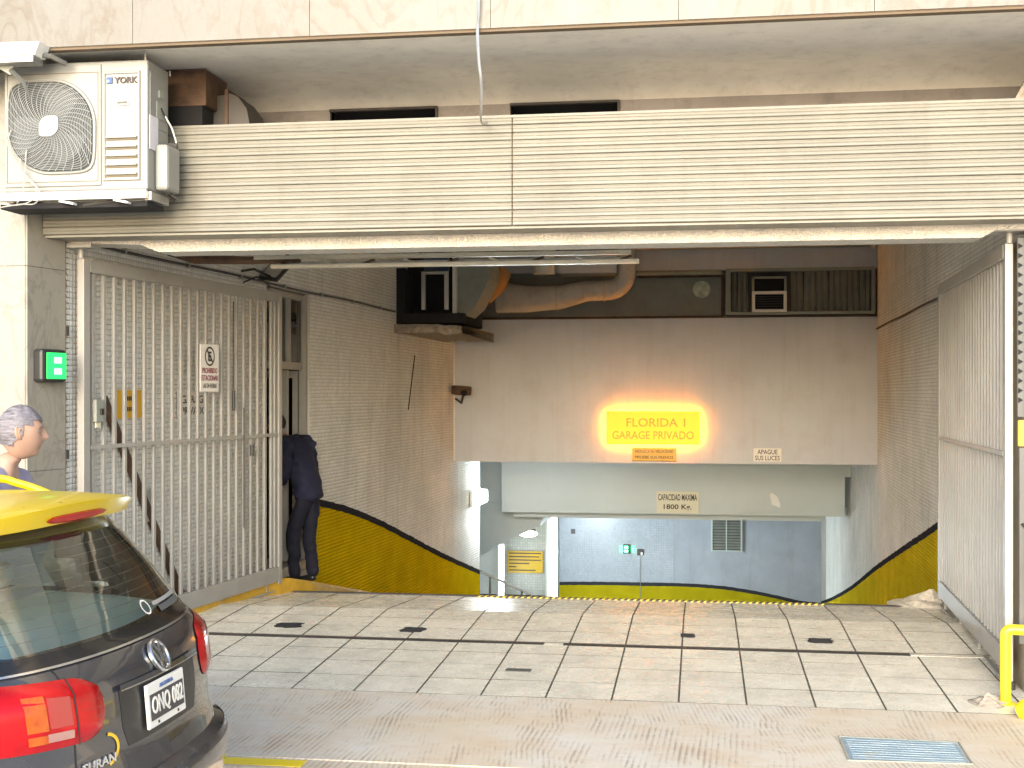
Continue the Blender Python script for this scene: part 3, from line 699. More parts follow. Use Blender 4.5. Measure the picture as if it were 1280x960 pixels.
# ---- gates: two leaves of upright bars
def gate(p0, p1, label, side, nb=22):
    p0, p1 = Vector((p0[0], p0[1], 0)), Vector((p1[0], p1[1], 0)); d = (p1 - p0).normalized(); L = (p1 - p0).length
    nrm = Vector((d.y, -d.x, 0))
    g = thing('swing_gate', label, 'gate', (p0.x, p0.y, 0.0), 'barred gates of the garage opening')
    zb0, zb1, zt = 0.115, 0.245, 2.615
    def ob(name, a, z0, z1, ln, th, mat, bev=0.003, off=0.0):
        c = p0 + d * a + nrm * off + Vector((0, 0, (z0 + z1) / 2))
        return MB().obox(c, d, nrm, FZ, (ln, th, z1 - z0), bev).build(name, mat, g)
    ob('hinge_stile', 0.03, 0.06, 2.64, 0.07 if side > 0 else 0.05, 0.05 if side > 0 else 0.045, 'gate')
    ob('lock_stile', L - 0.03, 0.09, 2.62, 0.06, 0.05, 'gate')
    ob('lock_stile', L - 0.115, 0.246, zt - .061, 0.035, 0.035, 'gate')
    ob('top_rail', L / 2, zt - 0.06, zt + 0.025, L - 0.14, 0.05, 'gate')
    ob('bottom_rail', L / 2, zb0, zb1, L - 0.14, 0.05, 'gate')
    ob('foot_rail', L / 2, 0.03, 0.045, L, 0.03, 'gate')
    for k in range(4): ob('foot_bracket', 0.25 + k * (L - 0.5) / 3, 0.046, zb0 - .001, 0.02, 0.02, 'gate')
    mid = ob('middle_rail', L / 2, 1.385, 1.412, L - 0.16, 0.012, 'gate', 0.001, 0.018 if side > 0 else -0.018)
    n = nb; me = None
    for k in range(n):
        a = 0.13 + (L - 0.30) * k / (n - 1)
        c = p0 + d * a
        if me is None:
            o = MB().obox(c + Vector((0, 0, (zb1 + zt - 0.06) / 2)), d, nrm, FZ, (0.030, 0.022, zt - 0.062 - zb1), 0.002).build('bar', 'gate', g)
            me = o.data; base_c = c.copy()
        else:
            o = link_mesh('bar', me, g); dv = c - base_c; o.location = (dv.x, dv.y, 0)
    # hinge posts and top bracket
    x, y = p0.x, p0.y
    MB().tube([(x, y, 0.0), (x, y, 0.06)], 0.035, 12).build('pivot', 'dark', g, smooth=True)
    MB().tube([(x, y, 2.64), (x, y, 2.70)], 0.018, 10).build('pivot', 'gate', g, smooth=True)
    MB().box(x - .13, x + .12, y - .10, y + .02, 2.70, 2.733, 0.004).build('bracket', 'gate', g)
    return g, d, nrm, p0, L
gl, dl, nl, pl0, Ll = gate((-4.01, 7.72), (-3.655, 10.62), 'left barred gate leaf, swung open in front of the tiled wall', 1)
gr, dr_, nr, pr0, Lr = gate((1.80, 7.74), (1.935, 10.60), 'right barred gate leaf, swung open and seen edge on', -1, 24)
# lock box on the left leaf and its small yellow tag
def on_gate(a, z): return pl0 + dl * a + nl * 0.02 + Vector((0, 0, z))
lk = thing('lock_box', 'small metal lock plate beside the hinge side bars of the left gate', 'lock', on_gate(0.15, 1.58))
MB().obox(on_gate(0.15, 1.64) + nl * .008, dl, nl, FZ, (0.085, 0.03, 0.15), 0.004).build('plate', 'greymetal', lk)
MB().obox(on_gate(0.165, 1.635) + nl * .025, dl, nl, FZ, (0.035, 0.02, 0.04), 0.002).build('bolt', 'black', lk)
MB().obox(on_gate(0.15, 1.545) + nl * .004, dl, nl, FZ, (0.05, 0.01, 0.035), 0.001).build('yellow_tag', 'signcream', lk)
lt = thing('gate_latch', 'black drop bolt handle near the free end of the left gate', 'latch', on_gate(2.05, 1.7))
MB().tube([on_gate(2.02, 2.5) + nl * .01, on_gate(2.02, 1.62) + nl * .01], 0.005, 6).build('rod', 'dark', lt)
MB().tube([on_gate(2.02, 1.78) + nl * .012, on_gate(2.02, 1.62) + nl * .012], 0.013, 8).build('grip', 'black', lt)
MB().tube([on_gate(2.20, 1.64) + nl * .01, on_gate(2.20, 0.65) + nl * .01], 0.005, 6).build('rod', 'dark', lt)
MB().tube([on_gate(2.32, 1.33) + nl * .02, on_gate(2.32, 1.24) + nl * .02], 0.018, 8).build('knob', 'dark', lt)

# ---- signs on the gate and wall
def sign_board(name, label, c, ax, w_, h_, mat, th=0.006):
    t = thing(name, label, 'sign', c); n_ = Vector(ax).normalized().cross(Vector(FZ))
    MB().obox(Vector(c) - n_ * (-th / 2), ax, n_, FZ, (w_, th, h_), 0.001).build('board', mat, t)
    return t, n_
ax = dl; c = pl0 + dl * 1.63 + nl * 0.026 + Vector((0, 0, 1.955))
s_, n_ = sign_board('no_parking_sign', 'white no parking sign with a crossed out E hung on the left gate bars', c, ax, 0.285, 0.37, 'signwhite')
f_ = c + n_ * 0.0085
def ring(c, ax, n_, r0, r1, mat, parent, name, k=28, th=0.002):
    ax = Vector(ax); mb = MB(); up = Vector(FZ); vs = []
    for i in range(k):
        a = 2 * math.pi * i / k
        for r, o_ in ((r0, 0), (r1, 0)): vs.append(Vector(c) + ax * r * math.cos(a) + up * r * math.sin(a))
    mb.add(vs, [(2 * i, 2 * i + 1, (2 * i + 3) % (2 * k), (2 * i + 2) % (2 * k)) for i in range(k)])
    return mb.build(name, mat, parent, fix=False)
cc = f_ + Vector((0, 0, 0.09)) + dl * 0.0
ring(cc, dl, n_, 0.062, 0.076, 'ink', s_, 'ring')
text('letter', 'E', cc, dl, FZ, 0.05, 0.075, 'ink', s_, 0.001, 0.03)
dd = (dl * -0.7 + Vector(FZ) * 0.714).normalized()
MB().obox(cc + n_ * .002, dd, n_, dd.cross(n_), (0.13, 0.002, 0.013)).build('slash', 'ink', s_)
text('lettering', 'PROHIBIDO', f_ + Vector((0, 0, -0.020)), dl, FZ, 0.235, 0.042, 'inkred', s_, 0.001, 0.01)
text('lettering', 'ESTACIONAR', f_ + Vector((0, 0, -0.078)), dl, FZ, 0.255, 0.042, 'inkred', s_, 0.001, 0.01)
text('lettering', 'LAS 24 HORAS', f_ + Vector((0, 0, -0.138)), dl, FZ, 0.21, 0.036, 'ink', s_, 0.001, 0.01)
wl = (Vector((XL(12), 12, 0)) - Vector((XL(8), 8, 0))).normalized()
def on_left(y, z, off=0.012): return Vector((XL(y) + off, y, z))
c = on_left(9.50, 1.665)
s_, n_ = sign_board('garage_sign', 'white GARAGE PRIVADO sign on the tiled wall, seen through the left gate bars', c, wl, 0.56, 0.21, 'signwhite')
text('lettering', 'GARAGE', c + n_ * .0085 + Vector((0, 0, 0.045)), wl, FZ, 0.44, 0.062, 'ink', s_, 0.001, 0.01)
text('lettering', 'PRIVADO', c + n_ * .0085 + Vector((0, 0, -0.045)), wl, FZ, 0.44, 0.062, 'ink', s_, 0.001, 0.01)
c = on_left(8.47, 1.68)
s_, n_ = sign_board('amber_sign', 'amber sign with two dark words on the tiled wall behind the left gate bars', c, wl, 0.36, 0.20, 'signyellow')
for dz, wds in ((0.04, 5), (-0.035, 5)):
    for k in range(wds):
        MB().obox(c + n_ * .0075 + wl * (-0.055 + k * 0.030) + Vector((0, 0, dz)), wl, n_, FZ, (0.020, 0.002, 0.030)).build('letter_mark', 'ink', s_)
# leaning brown strut behind the gate
a, b = on_left(8.09, 1.72, 0.03), on_left(9.25, 0.20, 0.03); d_ = (b - a).normalized(); nn = Vector((1, -0.05, 0))
br = MB().obox((a + b) / 2, d_, nn, d_.cross(nn), ((b - a).length, 0.03, 0.075), 0.004).build('steel_strut', 'rust')
tag(br, 'rusty brown steel strut slanting down the tiled wall behind the left gate', 'strut')
wb = MB().obox(on_left(8.76, 0.93, 0.02), wl, nn, FZ, (0.14, 0.035, 0.23), 0.004).build('wall_box', 'gate')
tag(wb, 'small plain beige box on the tiled wall beside the slanting strut', 'box')
fl = thing('floodlight', 'small black floodlight on a bracket above the top rail of the left gate', 'floodlight', on_left(10.7, 2.8))
q = on_left(10.9, 2.85, 0.12); t1 = Vector((0.25, 0.75, 0.6)).normalized(); t2 = Vector((0.95, -0.2, -0.15)).normalized(); t3 = t1.cross(t2)
MB().obox(q, t1, t2, t3, (0.24, 0.20, 0.035), 0.008).build('lamp_head', 'black', fl)
MB().obox(q + t3 * 0.02 * (1 if t3.y < 0 else -1), t1, t2, t3, (0.20, 0.16, 0.006)).build('lens', 'alu', fl)
MB().tube([on_left(10.45, 2.82, 0.0), on_left(10.5, 2.84, 0.10), on_left(10.85, 2.80, 0.12), on_left(10.9, 2.83, 0.12)], 0.012, 6).build('arm', 'black', fl, smooth=True)
MB().tube([on_left(10.45, 2.72, 0.02), on_left(10.55, 2.78, 0.10), on_left(10.8, 2.72, 0.12)], 0.008, 6).build('cable', 'black', fl, smooth=True)

# ---- aluminium tracks hanging under the lintel
tk = thing('door_track', 'pair of long cream aluminium tracks hanging just under the lintel', 'track', (-2, 8.9, 2.66))
MB().box(-3.25, -0.48, 8.86, 8.93, 2.740, 2.768, 0.004).build('rail', 'cream_track', tk)
MB().box(-3.1, -0.42, 8.80, 8.86, 2.668, 2.698, 0.004).build('rail', 'cream_track', tk)
MB().box(-3.1, -0.50, 8.93, 8.96, 2.705, 2.725, 0.003).build('rail', 'alu', tk)
for k in range(9):
    x = -3.0 + k * 0.31; MB().obox((x, 8.87, 2.712), (1, 0, 0.35 * (-1) ** k), (0, 1, 0), (-0.35 * (-1) ** k, 0, 1), (0.09, 0.05, 0.012)).build('cross_brace', 'cream_track' if k % 2 else 'rust', tk)
MB().tube([(-3.93, 8.9, 2.80), (-3.72, 8.9, 2.755), (-3.3, 8.9, 2.74), (-2.9, 8.88, 2.735)], 0.03, 8, radii=[0.015, 0.035, 0.03, 0.02]).build('rusty_end', 'rust', tk, smooth=True)
for x in (-3.0, -2.0, -1.0): MB().box(x - .01, x + .01, 8.88, 8.90, 2.765, 3.88).build('hanger', 'dark', tk)

# ---- doorway in the left wall
dw = thing('side_door', 'grey aluminium framed glass door with a transom in the left wall, the guard entering it', 'door', (XL(11.5), 11.5, 0))
def dbox(name, y0, y1, z0, z1, off, th, mat):
    x = XL((y0 + y1) / 2) + off
    return MB().box(x - th, x, y0, y1, z0, z1).build(name, mat, dw)
dbox('frame', D0 + .004, D0 + .06, -0.12, 2.73, -0.02, 0.07, 'gate'); dbox('frame', D1 - .06, D1 - .004, -0.12, 2.73, -0.02, 0.07, 'gate')
dbox('frame', D0 + .06, D1 - .06, 2.67, 2.73, -0.02, 0.07, 'gate'); dbox('frame', D0 + .06, D1 - .06, 1.99, 2.06, -0.02, 0.07, 'gate')
dbox('mullion', 11.66, 11.70, 2.061, 2.669, -0.03, 0.05, 'gate')
dbox('pane', D0 + .06, 11.66, 2.06, 2.67, -0.055, 0.006, 'glass'); dbox('pane', 11.70, D1 - .06, 2.06, 2.67, -0.055, 0.006, 'glass')
MB().box(XL(11) - 0.10, XL(11) - 0.03, 11.70, 11.74, 0.13, 1.985).build('door_stile', 'gate', dw)
lf = MB().box(-4.78, -4.73, D1 - .10, D1 - .065, -0.05, 1.98).box(XL(12) - 0.14, XL(12) - 0.09, D1 - .10, D1 - .065, -0.05, 1.98).box(-4.729, XL(12) - 0.141, D1 - .10, D1 - .065, 1.91, 1.98).box(-4.729, XL(12) - 0.141, D1 - .10, D1 - .065, -0.05, 0.08).build('open_leaf', 'gate', dw)
MB().box(-4.729, XL(12) - 0.141, D1 - .085, D1 - .080, 0.081, 1.909).build('leaf_glass', 'glass', lf)
dbox('inner_pane', 11.74, 12.0, 1.2, 1.95, -0.2, 0.004, 'glass')
# small room behind it
rm = MB(); rm.box(-6.3, -6.2, 10.2, 13.4, -0.1, 3.2).box(-6.2, -4.2, 13.3, 13.4, -0.1, 3.2).box(-6.2, -4.25, 10.2, 10.3, -0.1, 3.2).box(-6.2, -4.2, 10.3, 13.3, 3.1, 3.2)
struct('guard_room', rm, surf('dim olive wall', (0.07, 0.068, 0.055), 0.7)); struct('guard_room_floor', MB().box(-6.2, XL(11.5) + 0.02, 10.3, 13.3, 0.02, 0.11), 'tan')
nt_ = MB().box(-4.16, -4.155, 11.84, 11.98, 1.52, 1.95).build('notice_sheet', surf('pale yellow paper', (0.62, 0.52, 0.28), 0.8)); tag(nt_, 'pale yellow paper notice taped behind the door glass', 'notice')

# ---- green signal light on the left pier
gs = thing('signal_light', 'green lit signal box on the marble pier above the man', 'signal light', (-4.09, 7.42, 1.83))
d1 = (Vector((-4.064, 7.60, 0)) - Vector((-4.131, 7.252, 0))).normalized(); n1 = Vector((d1.y, -d1.x, 0)); cg = Vector((-4.10, 7.42, 1.93)) + n1 * 0.04
MB().obox(cg, d1, n1, FZ, (0.235, 0.085, 0.21), 0.022).build('housing', 'black', gs)
sc_ = MB().obox(cg + n1 * 0.044 + d1 * 0.01, d1, n1, FZ, (0.18, 0.006, 0.165), 0.003).build('screen', emit('green led panel', (0.02, 0.75, 0.12), 0.45), gs)
MB().obox(cg + n1 * 0.048 + d1 * 0.02 + Vector((0, 0, 0.035)), d1, n1, FZ, (0.07, 0.004, 0.04), 0.002).build('symbol', emit('pale green led', (0.30, 1.0, 0.5), 0.6), sc_)
MB().obox(cg + n1 * 0.048 + d1 * 0.02 + Vector((0, 0, -0.035)), d1, n1, FZ, (0.07, 0.004, 0.04), 0.002).build('symbol', emit('pale green led b', (0.30, 1.0, 0.5), 0.6), sc_)
for z in (2.16, 1.36):
    h_ = MB().box(-4.075, -4.05, 7.60, 7.64, z - .03, z + .03).build('hinge_stub', 'dark'); tag(h_, 'small dark hinge stub on the pier edge, ' + ('higher one, above the signal box' if z > 2 else 'lower one, near the gate foot'), 'hinge')

# ---- illuminated yellow sign and plates on the bulkhead
fs = thing('illuminated_sign', 'glowing yellow FLORIDA 1 GARAGE PRIVADO sign on the bulkhead', 'sign', (-0.66, 17.9, 1.03))
MB().box(-1.31, -0.015, 17.922, 17.945, 1.045, 1.495, 0.004).build('face', emit('backlit yellow acrylic', (1.0, 0.46, 0.002), 0.27, (0.8, 0.6, 0.03)), fs)
MB().box(-1.318, -0.007, 17.928, 17.942, 1.037, 1.044).box(-1.318, -0.007, 17.928, 17.942, 1.496, 1.503).box(-0.0145, -0.0065, 17.928, 17.942, 1.044, 1.496).box(-1.3185, -1.3105, 17.928, 17.942, 1.044, 1.496).build('edge', surf('bronze edge', (0.35, 0.20, 0.03), 0.5), fs)
MB().box(-1.295, -0.03, 17.962, 17.972, 1.06, 1.48).build('back_light', emit('amber back light', (1.0, 0.43, 0.012), 20), fs)
ltm = emit('olive letters', (0.50, 0.33, 0.01), 0.22, (0.3, 0.2, 0.01))
text('lettering', 'FLORIDA 1', (-0.62, 17.920, 1.345), FX, FZ, 0.83, 0.125, ltm, fs, 0.004, 0.012)
text('lettering', 'GARAGE PRIVADO', (-0.66, 17.920, 1.165), FX, FZ, 1.15, 0.115, ltm, fs, 0.004, 0.012)
def plate(name, label, x0, x1, z0, z1, y, mat, lines, cat='sign', tint='ink', bold=0.01, lh=0.36, wf=0.86):
    t = thing(name, label, cat, ((x0 + x1) / 2, y, z0))
    MB().box(x0, x1, y, y + 0.012, z0, z1, 0.002).build('board', mat, t)
    n = len(lines)
    for i, ln in enumerate(lines):
        f = wf if isinstance(ln, str) else ln[1]; ln = ln if isinstance(ln, str) else ln[0]
        text('lettering', ln, ((x0 + x1) / 2, y - 0.001, z1 - (z1 - z0) * (i + 0.5 + (0.04 if i == 0 else -0.04)) / n), FX, FZ, (x1 - x0) * f, (z1 - z0) * lh, tint, t, 0.002, bold)
    return t
plate('speed_plate', 'small amber REDUZCA SU VELOCIDAD plate under the glowing yellow sign', -0.955, -0.33, 0.80, 0.985, 17.96, 'signyellow', ['REDUZCA SU VELOCIDAD', 'PRUEBE SUS FRENOS'], lh=0.22)
MB().box(-0.955, -0.33, 17.958, 17.975, 0.792, 0.80).build('lower_rim', 'ink', bpy.data.objects['speed_plate'])
plate('lights_off_plate', 'white APAGUE SUS LUCES plate at the lower right of the bulkhead', 0.745, 1.13, 0.80, 0.985, 17.975, 'signwhite', [('APAGUE', 0.72), ('SUS LUCES', 0.88)], lh=0.36)
plate('capacity_plate', 'cream CAPACIDAD MAXIMA 1800 Kg. plate on the pale blue beam', -0.765, -0.02, -0.372, 0.02, 22.47, 'signcream', [('CAPACIDAD MAXIMA', 0.92), ('1800 Kg.', 0.66)], lh=0.29, bold=0.02)
stn = MB(); rng_ = random.Random(3); pts = []
for k in range(12):
    a = 2 * math.pi * k / 12; r = rng_.uniform(0.7, 1.1); pts.append((1.30 + 0.09 * r * math.cos(a) - 0.05 * math.sin(a), -0.12 + 0.14 * r * math.sin(a)))
stn.prism(pts, 'y', 22.494, 22.51)
tag(stn.build('plaster_patch', 'white'), 'small white repair patch on the pale blue beam, right of the capacity plate', 'patch')
# camera on the bulkhead
cm = thing('security_camera', 'small dark security camera on the left end of the bulkhead', 'camera', (-3.42, 17.95, 1.7))
MB().obox((-3.40, 17.80, 1.80), (1, -0.5, -0.1), (0.5, 1, 0), (0.05, 0, 1), (0.20, 0.24, 0.13), 0.02).build('housing', 'rust', cm)
MB().tube([(-3.36, 17.70, 1.77), (-3.33, 17.64, 1.765)], 0.045, 12).build('lens', 'lens', cm, smooth=True)
MB().tube([(-3.52, 17.98, 1.68), (-3.42, 17.9, 1.62), (-3.38, 17.82, 1.73)], 0.018, 8).build('arm', 'dark', cm, smooth=True)

# ---- lamps in the lower level
wlamp = emit('white lamp glass', (0.95, 1.0, 0.98), 3.0)
b_ = thing('bulkhead_lamp', 'bright white wall lamp low on the left wall of the ramp', 'lamp', (XL(19.3), 19.3, 0.1))
MB().box(XL(19.3) + .005, XL(19.3) + .05, 18.92, 19.66, 0.02, 0.26, 0.01).build('housing', 'white', b_)
MB().box(XL(19.3) + .05, XL(19.3) + .16, 18.94, 19.64, 0.04, 0.24, 0.02).build('diffuser', wlamp, b_)
def arealight(name, parent, loc, energy, size, col, rot=(0, 0, 0), sy=None):
    l = bpy.data.lights.new(name, 'POINT'); l.energy = energy; l.shadow_soft_size = 0.12; l.color = col
    o = bpy.data.objects.new(name, l); C.objects.link(o); o.parent = parent; o.location = Vector(loc) - world_loc(parent); o.rotation_euler = rot
    return o
cool = (0.82, 0.93, 1.0)
arealight('lamp_and_fill_light', b_, (XL(19.3) + 0.32, 19.6, 0.14), 32, 0.3, cool, (0, R_(-90), 0), 0.6)
def tube_lamp(x, y, z0, z1, label, en, dx=0.02, dy=-0.3):
    t = thing('tube_lamp', label, 'lamp', (x, y, z0), 'upright fluorescent tubes on the lower level')
    MB().box(x - .06, x + .06, y, y + .05, z0 - .03, z1 + .03, 0.004).build('batten', 'white', t)
    MB().tube([(x, y - .05, z0), (x, y - .05, z1)], 0.05, 12).build('tube', wlamp, t, smooth=True)
    arealight('lamp_and_fill_light', t, (x + dx, y + dy, (z0 + z1) / 2), en, 0.15, cool, (R_(-90), 0, 0), z1 - z0)
    return t
tube_lamp(-4.15, 26.2, -2.65, -1.45, 'upright fluorescent tube left of the amber notice on the lower level', 14)
tube_lamp(-3.02, 26.2, -2.55, -0.80, 'taller upright fluorescent tube right of the amber notice on the lower level', 170, 0.2, 1.2)  # its strong light is added unseen in the far room, off the tube
wp = MB().box(-3.2, -3.08, 26.4, 26.9, -3.5, -0.45).build('lit_post', 'white'); tag(wp, 'narrow white post beside the taller fluorescent tube', 'post')
gl_ = thing('oval_lamp', 'small glowing oval ceiling lamp above the amber notice on the lower level', 'lamp', (-3.62, 26.0, -1.2))
mb = MB(); n = 16; rows = []
for i in range(7):
    a = math.pi * i / 6 - math.pi / 2; rows.append([(-3.55 + 0.2 * math.cos(a) * math.cos(2 * math.pi * k / n), 26.0 + 0.12 * math.cos(a) * math.sin(2 * math.pi * k / n), -1.17 + 0.07 * math.sin(a)) for k in range(n + 1)])
mb.grid(rows); mb.build('globe', emit('warm lamp glass', (1.0, 0.97, 0.8), 5), gl_, smooth=True)
MB().box(-3.72, -3.40, 25.98, 26.1, -1.13, -1.08).build('mount', 'dark', gl_)
plate_ = plate('amber_notice', 'amber notice board with dark lines of writing on the lower level wall', -4.13, -3.36, -2.13, -1.66, 26.95, surf('amber board', (0.55, 0.36, 0.02), 0.5), [])
for k, (a, b) in enumerate(((0.04, 0.95), (0.04, 0.9), (0.04, 0.95), (0.04, 0.62), (0.04, 0.25), (0.04, 0.8))):
    z = -1.705 - k * 0.073
    MB().box(-4.13 + 0.77 * a, -4.13 + 0.77 * b, 26.944, 26.949, z - .012, z + .012).build('writing_line', 'ink', plate_)
hr = thing('handrail', 'sloping white handrail beside the stair on the lower level', 'handrail', (-3.7, 24, -2.3))
MB().tube([(-4.30, 24, -1.66), (-3.19, 24, -2.12)], 0.028, 8).build('rail', 'white', hr, smooth=True)
for x, z in ((-4.02, -1.79), (-3.4, -2.04)): MB().tube([(x, 24, z), (x, 24, z - 1.2)], 0.022, 8).build('post', 'alu', hr, smooth=True)
MB().tube([(-4.02, 24, -2.28), (-3.86, 24, -2.12)], 0.022, 8).build('brace', 'white', hr, smooth=True)
# far wall items
s2_ = thing('signal_light', 'small green lit signal on the far blue wall of the lower level', 'signal light', (-1.8, 31.4, -2.2))
MB().box(-1.89, -1.71, 31.40, 31.49, -2.24, -2.01, 0.01).build('housing', 'black', s2_)
MB().box(-1.86, -1.78, 31.385, 31.40, -2.20, -2.14).box(-1.86, -1.78, 31.385, 31.40, -2.11, -2.05).build('lens', emit('green signal glass', (0.05, 1.0, 0.35), 9), s2_)
MB().box(-1.97, -1.92, 31.46, 31.49, -2.2, -2.06).box(-1.68, -1.63, 31.46, 31.49, -2.2, -2.06).build('side_glow', emit('green side led', (0.05, 0.9, 0.3), 3), s2_)
lv = thing('louvre_vent', 'grey louvred vent in the far blue wall of the lower level', 'vent', (0.65, 31.4, -2.1))
MB().box(0.30, 1.0, 31.46, 31.49, -2.11, -1.31).build('backing', 'dark', lv)
f = MB().box(0.27, 0.31, 31.40, 31.49, -2.14, -1.31).box(0.99, 1.03, 31.40, 31.49, -2.14, -1.31).box(0.63, 0.66, 31.40, 31.49, -2.11, -1.31).box(0.311, 0.989, 31.41, 31.49, -2.14, -2.112); f.build('frame', 'blueplaster', lv)
for k in range(11):
    z = -2.08 + k * 0.07
    for (a, b) in ((0.315, 0.625), (0.665, 0.985)): MB().add([(a, 31.40, z), (b, 31.40, z), (b, 31.45, z + .05), (a, 31.45, z + .05)], [(0, 1, 2, 3)]).build('louvre', 'greymetal', lv, fix=False)
bp = MB().box(-3.21, -3.10, 31.46, 31.49, -1.77, -1.65).build('black_box', 'black'); tag(bp, 'tiny black box high on the left of the far blue wall', 'box')
ph = thing('wall_socket', 'small dark fitting with a hanging cord right of the far green signal', 'socket', (-1.47, 31.4, -2.9))
MB().box(-1.55, -1.39, 31.42, 31.49, -2.28, -2.12, 0.02).build('housing', 'dark', ph); MB().box(-1.46, -1.41, 31.40, 31.42, -2.27, -2.20).build('white_plug', 'white', ph)
MB().tube([(-1.47, 31.47, -2.28), (-1.47, 31.47, -3.4)], 0.008, 6).build('cord', 'greymetal', ph)
# crack wire on left wall
cw_ = MB().tube([on_left(15.9, 2.25, .012), on_left(15.75, 1.9, .012), on_left(15.6, 1.55, .012)], 0.008, 5).build('loose_wire', 'dark'); tag(cw_, 'short loose dark wire on the left tiled wall near the bulkhead', 'wire')
sb = thing('wall_socket', 'small dark pipe stub low on the yellow part of the right wall', 'socket', (XR(11.6), 11.6, 0.1))
MB().tube([(XR(11.7) - .02, 11.7, -0.25), (XR(11.7) - .02, 11.7, 0.13), (XR(11.6) - .03, 11.55, 0.17)], 0.014, 6).build('tube', 'dark', sb, smooth=True)
# corner floodlet at the ceiling by the right wall
cl = MB().tube([(2.25, 17.2, 3.80), (2.33, 17.6, 3.75)], 0.035, 8).build('ceiling_sensor', 'white', smooth=True); tag(cl, 'tiny white sensor in the top right corner of the garage ceiling', 'sensor')

# ---- slotted steel strip by the right pier
ss = thing('slotted_strip', 'upright steel channel with a row of triangular slots by the right gate hinge', 'steel strip', (1.845, 7.66, 0.3))
MB().box(1.828, 1.862, 7.66, 7.68, 1.62, 2.66).build('channel', 'strip', ss)
for k in range(17):
    z = 1.70 + k * 0.056
    MB().add([(1.830, 7.657, z), (1.830, 7.657, z + .034), (1.858, 7.657, z + .017)], [(0, 1, 2)]).build('slot', 'void', ss, fix=False)
MB().box(1.832, 1.866, 7.655, 7.68, 1.45, 1.60).build('orange_block', 'signyellow', ss)
MB().box(1.838, 1.868, 7.66, 7.69, 0.30, 1.44).build('lower_channel', 'strip', ss)
MB().tube([(1.85, 7.65, 1.0), (1.875, 7.65, 0.97), (1.875, 7.65, 0.35)], 0.009, 6).build('cable', 'black', ss, smooth=True)

# ---- yellow tube barrier
yb = thing('yellow_barrier', 'bright yellow tube guard rail at the foot of the right gate', 'barrier', (1.72, 7.4, 0.0))
def rounded(pts, r, n=5):
    out = [Vector(pts[0])]
    for i in range(1, len(pts) - 1):
        a, b, c_ = Vector(pts[i - 1]), Vector(pts[i]), Vector(pts[i + 1]); u = (a - b).normalized(); v = (c_ - b).normalized()
        p0, p1 = b + u * r, b + v * r
        out += [p0.lerp(b, t).lerp(b.lerp(p1, t), t) for t in [k / n for k in range(n + 1)]]
    return out + [Vector(pts[-1])]
MB().tube(rounded([(1.705, 7.42, 0.0), (1.705, 7.42, 0.425), (2.5, 7.35, 0.425), (2.5, 7.35, 0.0)], 0.035), 0.030, 14).build('hoop', 'ypipe', yb, smooth=True)
MB().tube([(1.705, 7.42, 0.0), (1.705, 7.42, 0.012)], 0.06, 14).build('foot_plate', 'ypipe', yb, smooth=True)
yk = MB().tube([(1.70, 7.13, 0.03), (1.73, 7.12, 0.045), (1.8, 7.10, 0.05), (2.6, 6.9, 0.05)], 0.06, 14, radii=[0.035, 0.058, 0.064, 0.064]).build('yellow_bumper', 'ypipe', smooth=True)
tag(yk, 'thick rounded bright yellow bumper lying on the ground in front of the barrier', 'bumper')

# ---- debris heaps
def heap(c, r, h, seed, label, mat='debris'):
    rows = []; n = 14
    for i in range(7):
        q = i / 6; rows.append([])
        for k in range(n + 1):
            a = 2 * math.pi * (k % n) / n; rr = r * q * (1 + 0.35 * noise.noise(Vector((math.cos(a) * 2, math.sin(a) * 2, seed))))
            z = h * (1 - q) ** 0.8 * (0.7 + 0.9 * noise.noise(Vector((math.cos(a) * 3 * q, math.sin(a) * 3 * q, seed + 4)))) + 0.002
            rows[-1].append((c[0] + rr * math.cos(a) * 1.3, c[1] + rr * math.sin(a), c[2] + max(z, 0.0) - 0.006 * q))
    o = MB().grid(rows).build('debris_heap', mat); tag(o, label, 'debris')
heap((1.62, 7.42, 0.006), 0.10, 0.06, 2.0, 'small crumbled heap of grey mortar by the foot of the yellow barrier')
heap((1.93, 10.95, -0.02), 0.28, 0.13, 7.0, 'low dusty rubble heap at the ramp crest beside the right gate', surf('pale rubble', (0.50, 0.44, 0.35), 0.85, var=0.3, scale=20, bmp=0.6))

# ---- metal cover in the sidewalk
cv_ = thing('sidewalk_cover', 'blue grey ribbed metal cover set in the sidewalk at the lower right', 'cover plate', (0.98, 6.38, 0.0))
cv_x = MB(); cv_x.prism([(0.712, 6.185), (1.262, 6.21), (1.272, 6.56), (0.712, 6.585)], 'z', -0.02, 0.004); cv_x.build('plate', 'cover', cv_)
f = MB()
for (a, b) in (((0.70, 6.175), (1.275, 6.20)), ((1.275, 6.20), (1.285, 6.57)), ((1.285, 6.57), (0.70, 6.595)), ((0.70, 6.595), (0.70, 6.175))):
    a, b = Vector((a[0], a[1], 0.002)), Vector((b[0], b[1], 0.002)); d_ = (b - a).normalized(); f.obox((a + b) / 2, d_, (-d_.y, d_.x, 0), FZ, ((b - a).length, 0.007, 0.008))
f.build('rim', 'greymetal', cv_)
for k in range(9): MB().box(0.73, 1.25, 6.215 + k * .04, 6.221 + k * .04, 0.003, 0.0052).build('rib', 'cover', cv_)

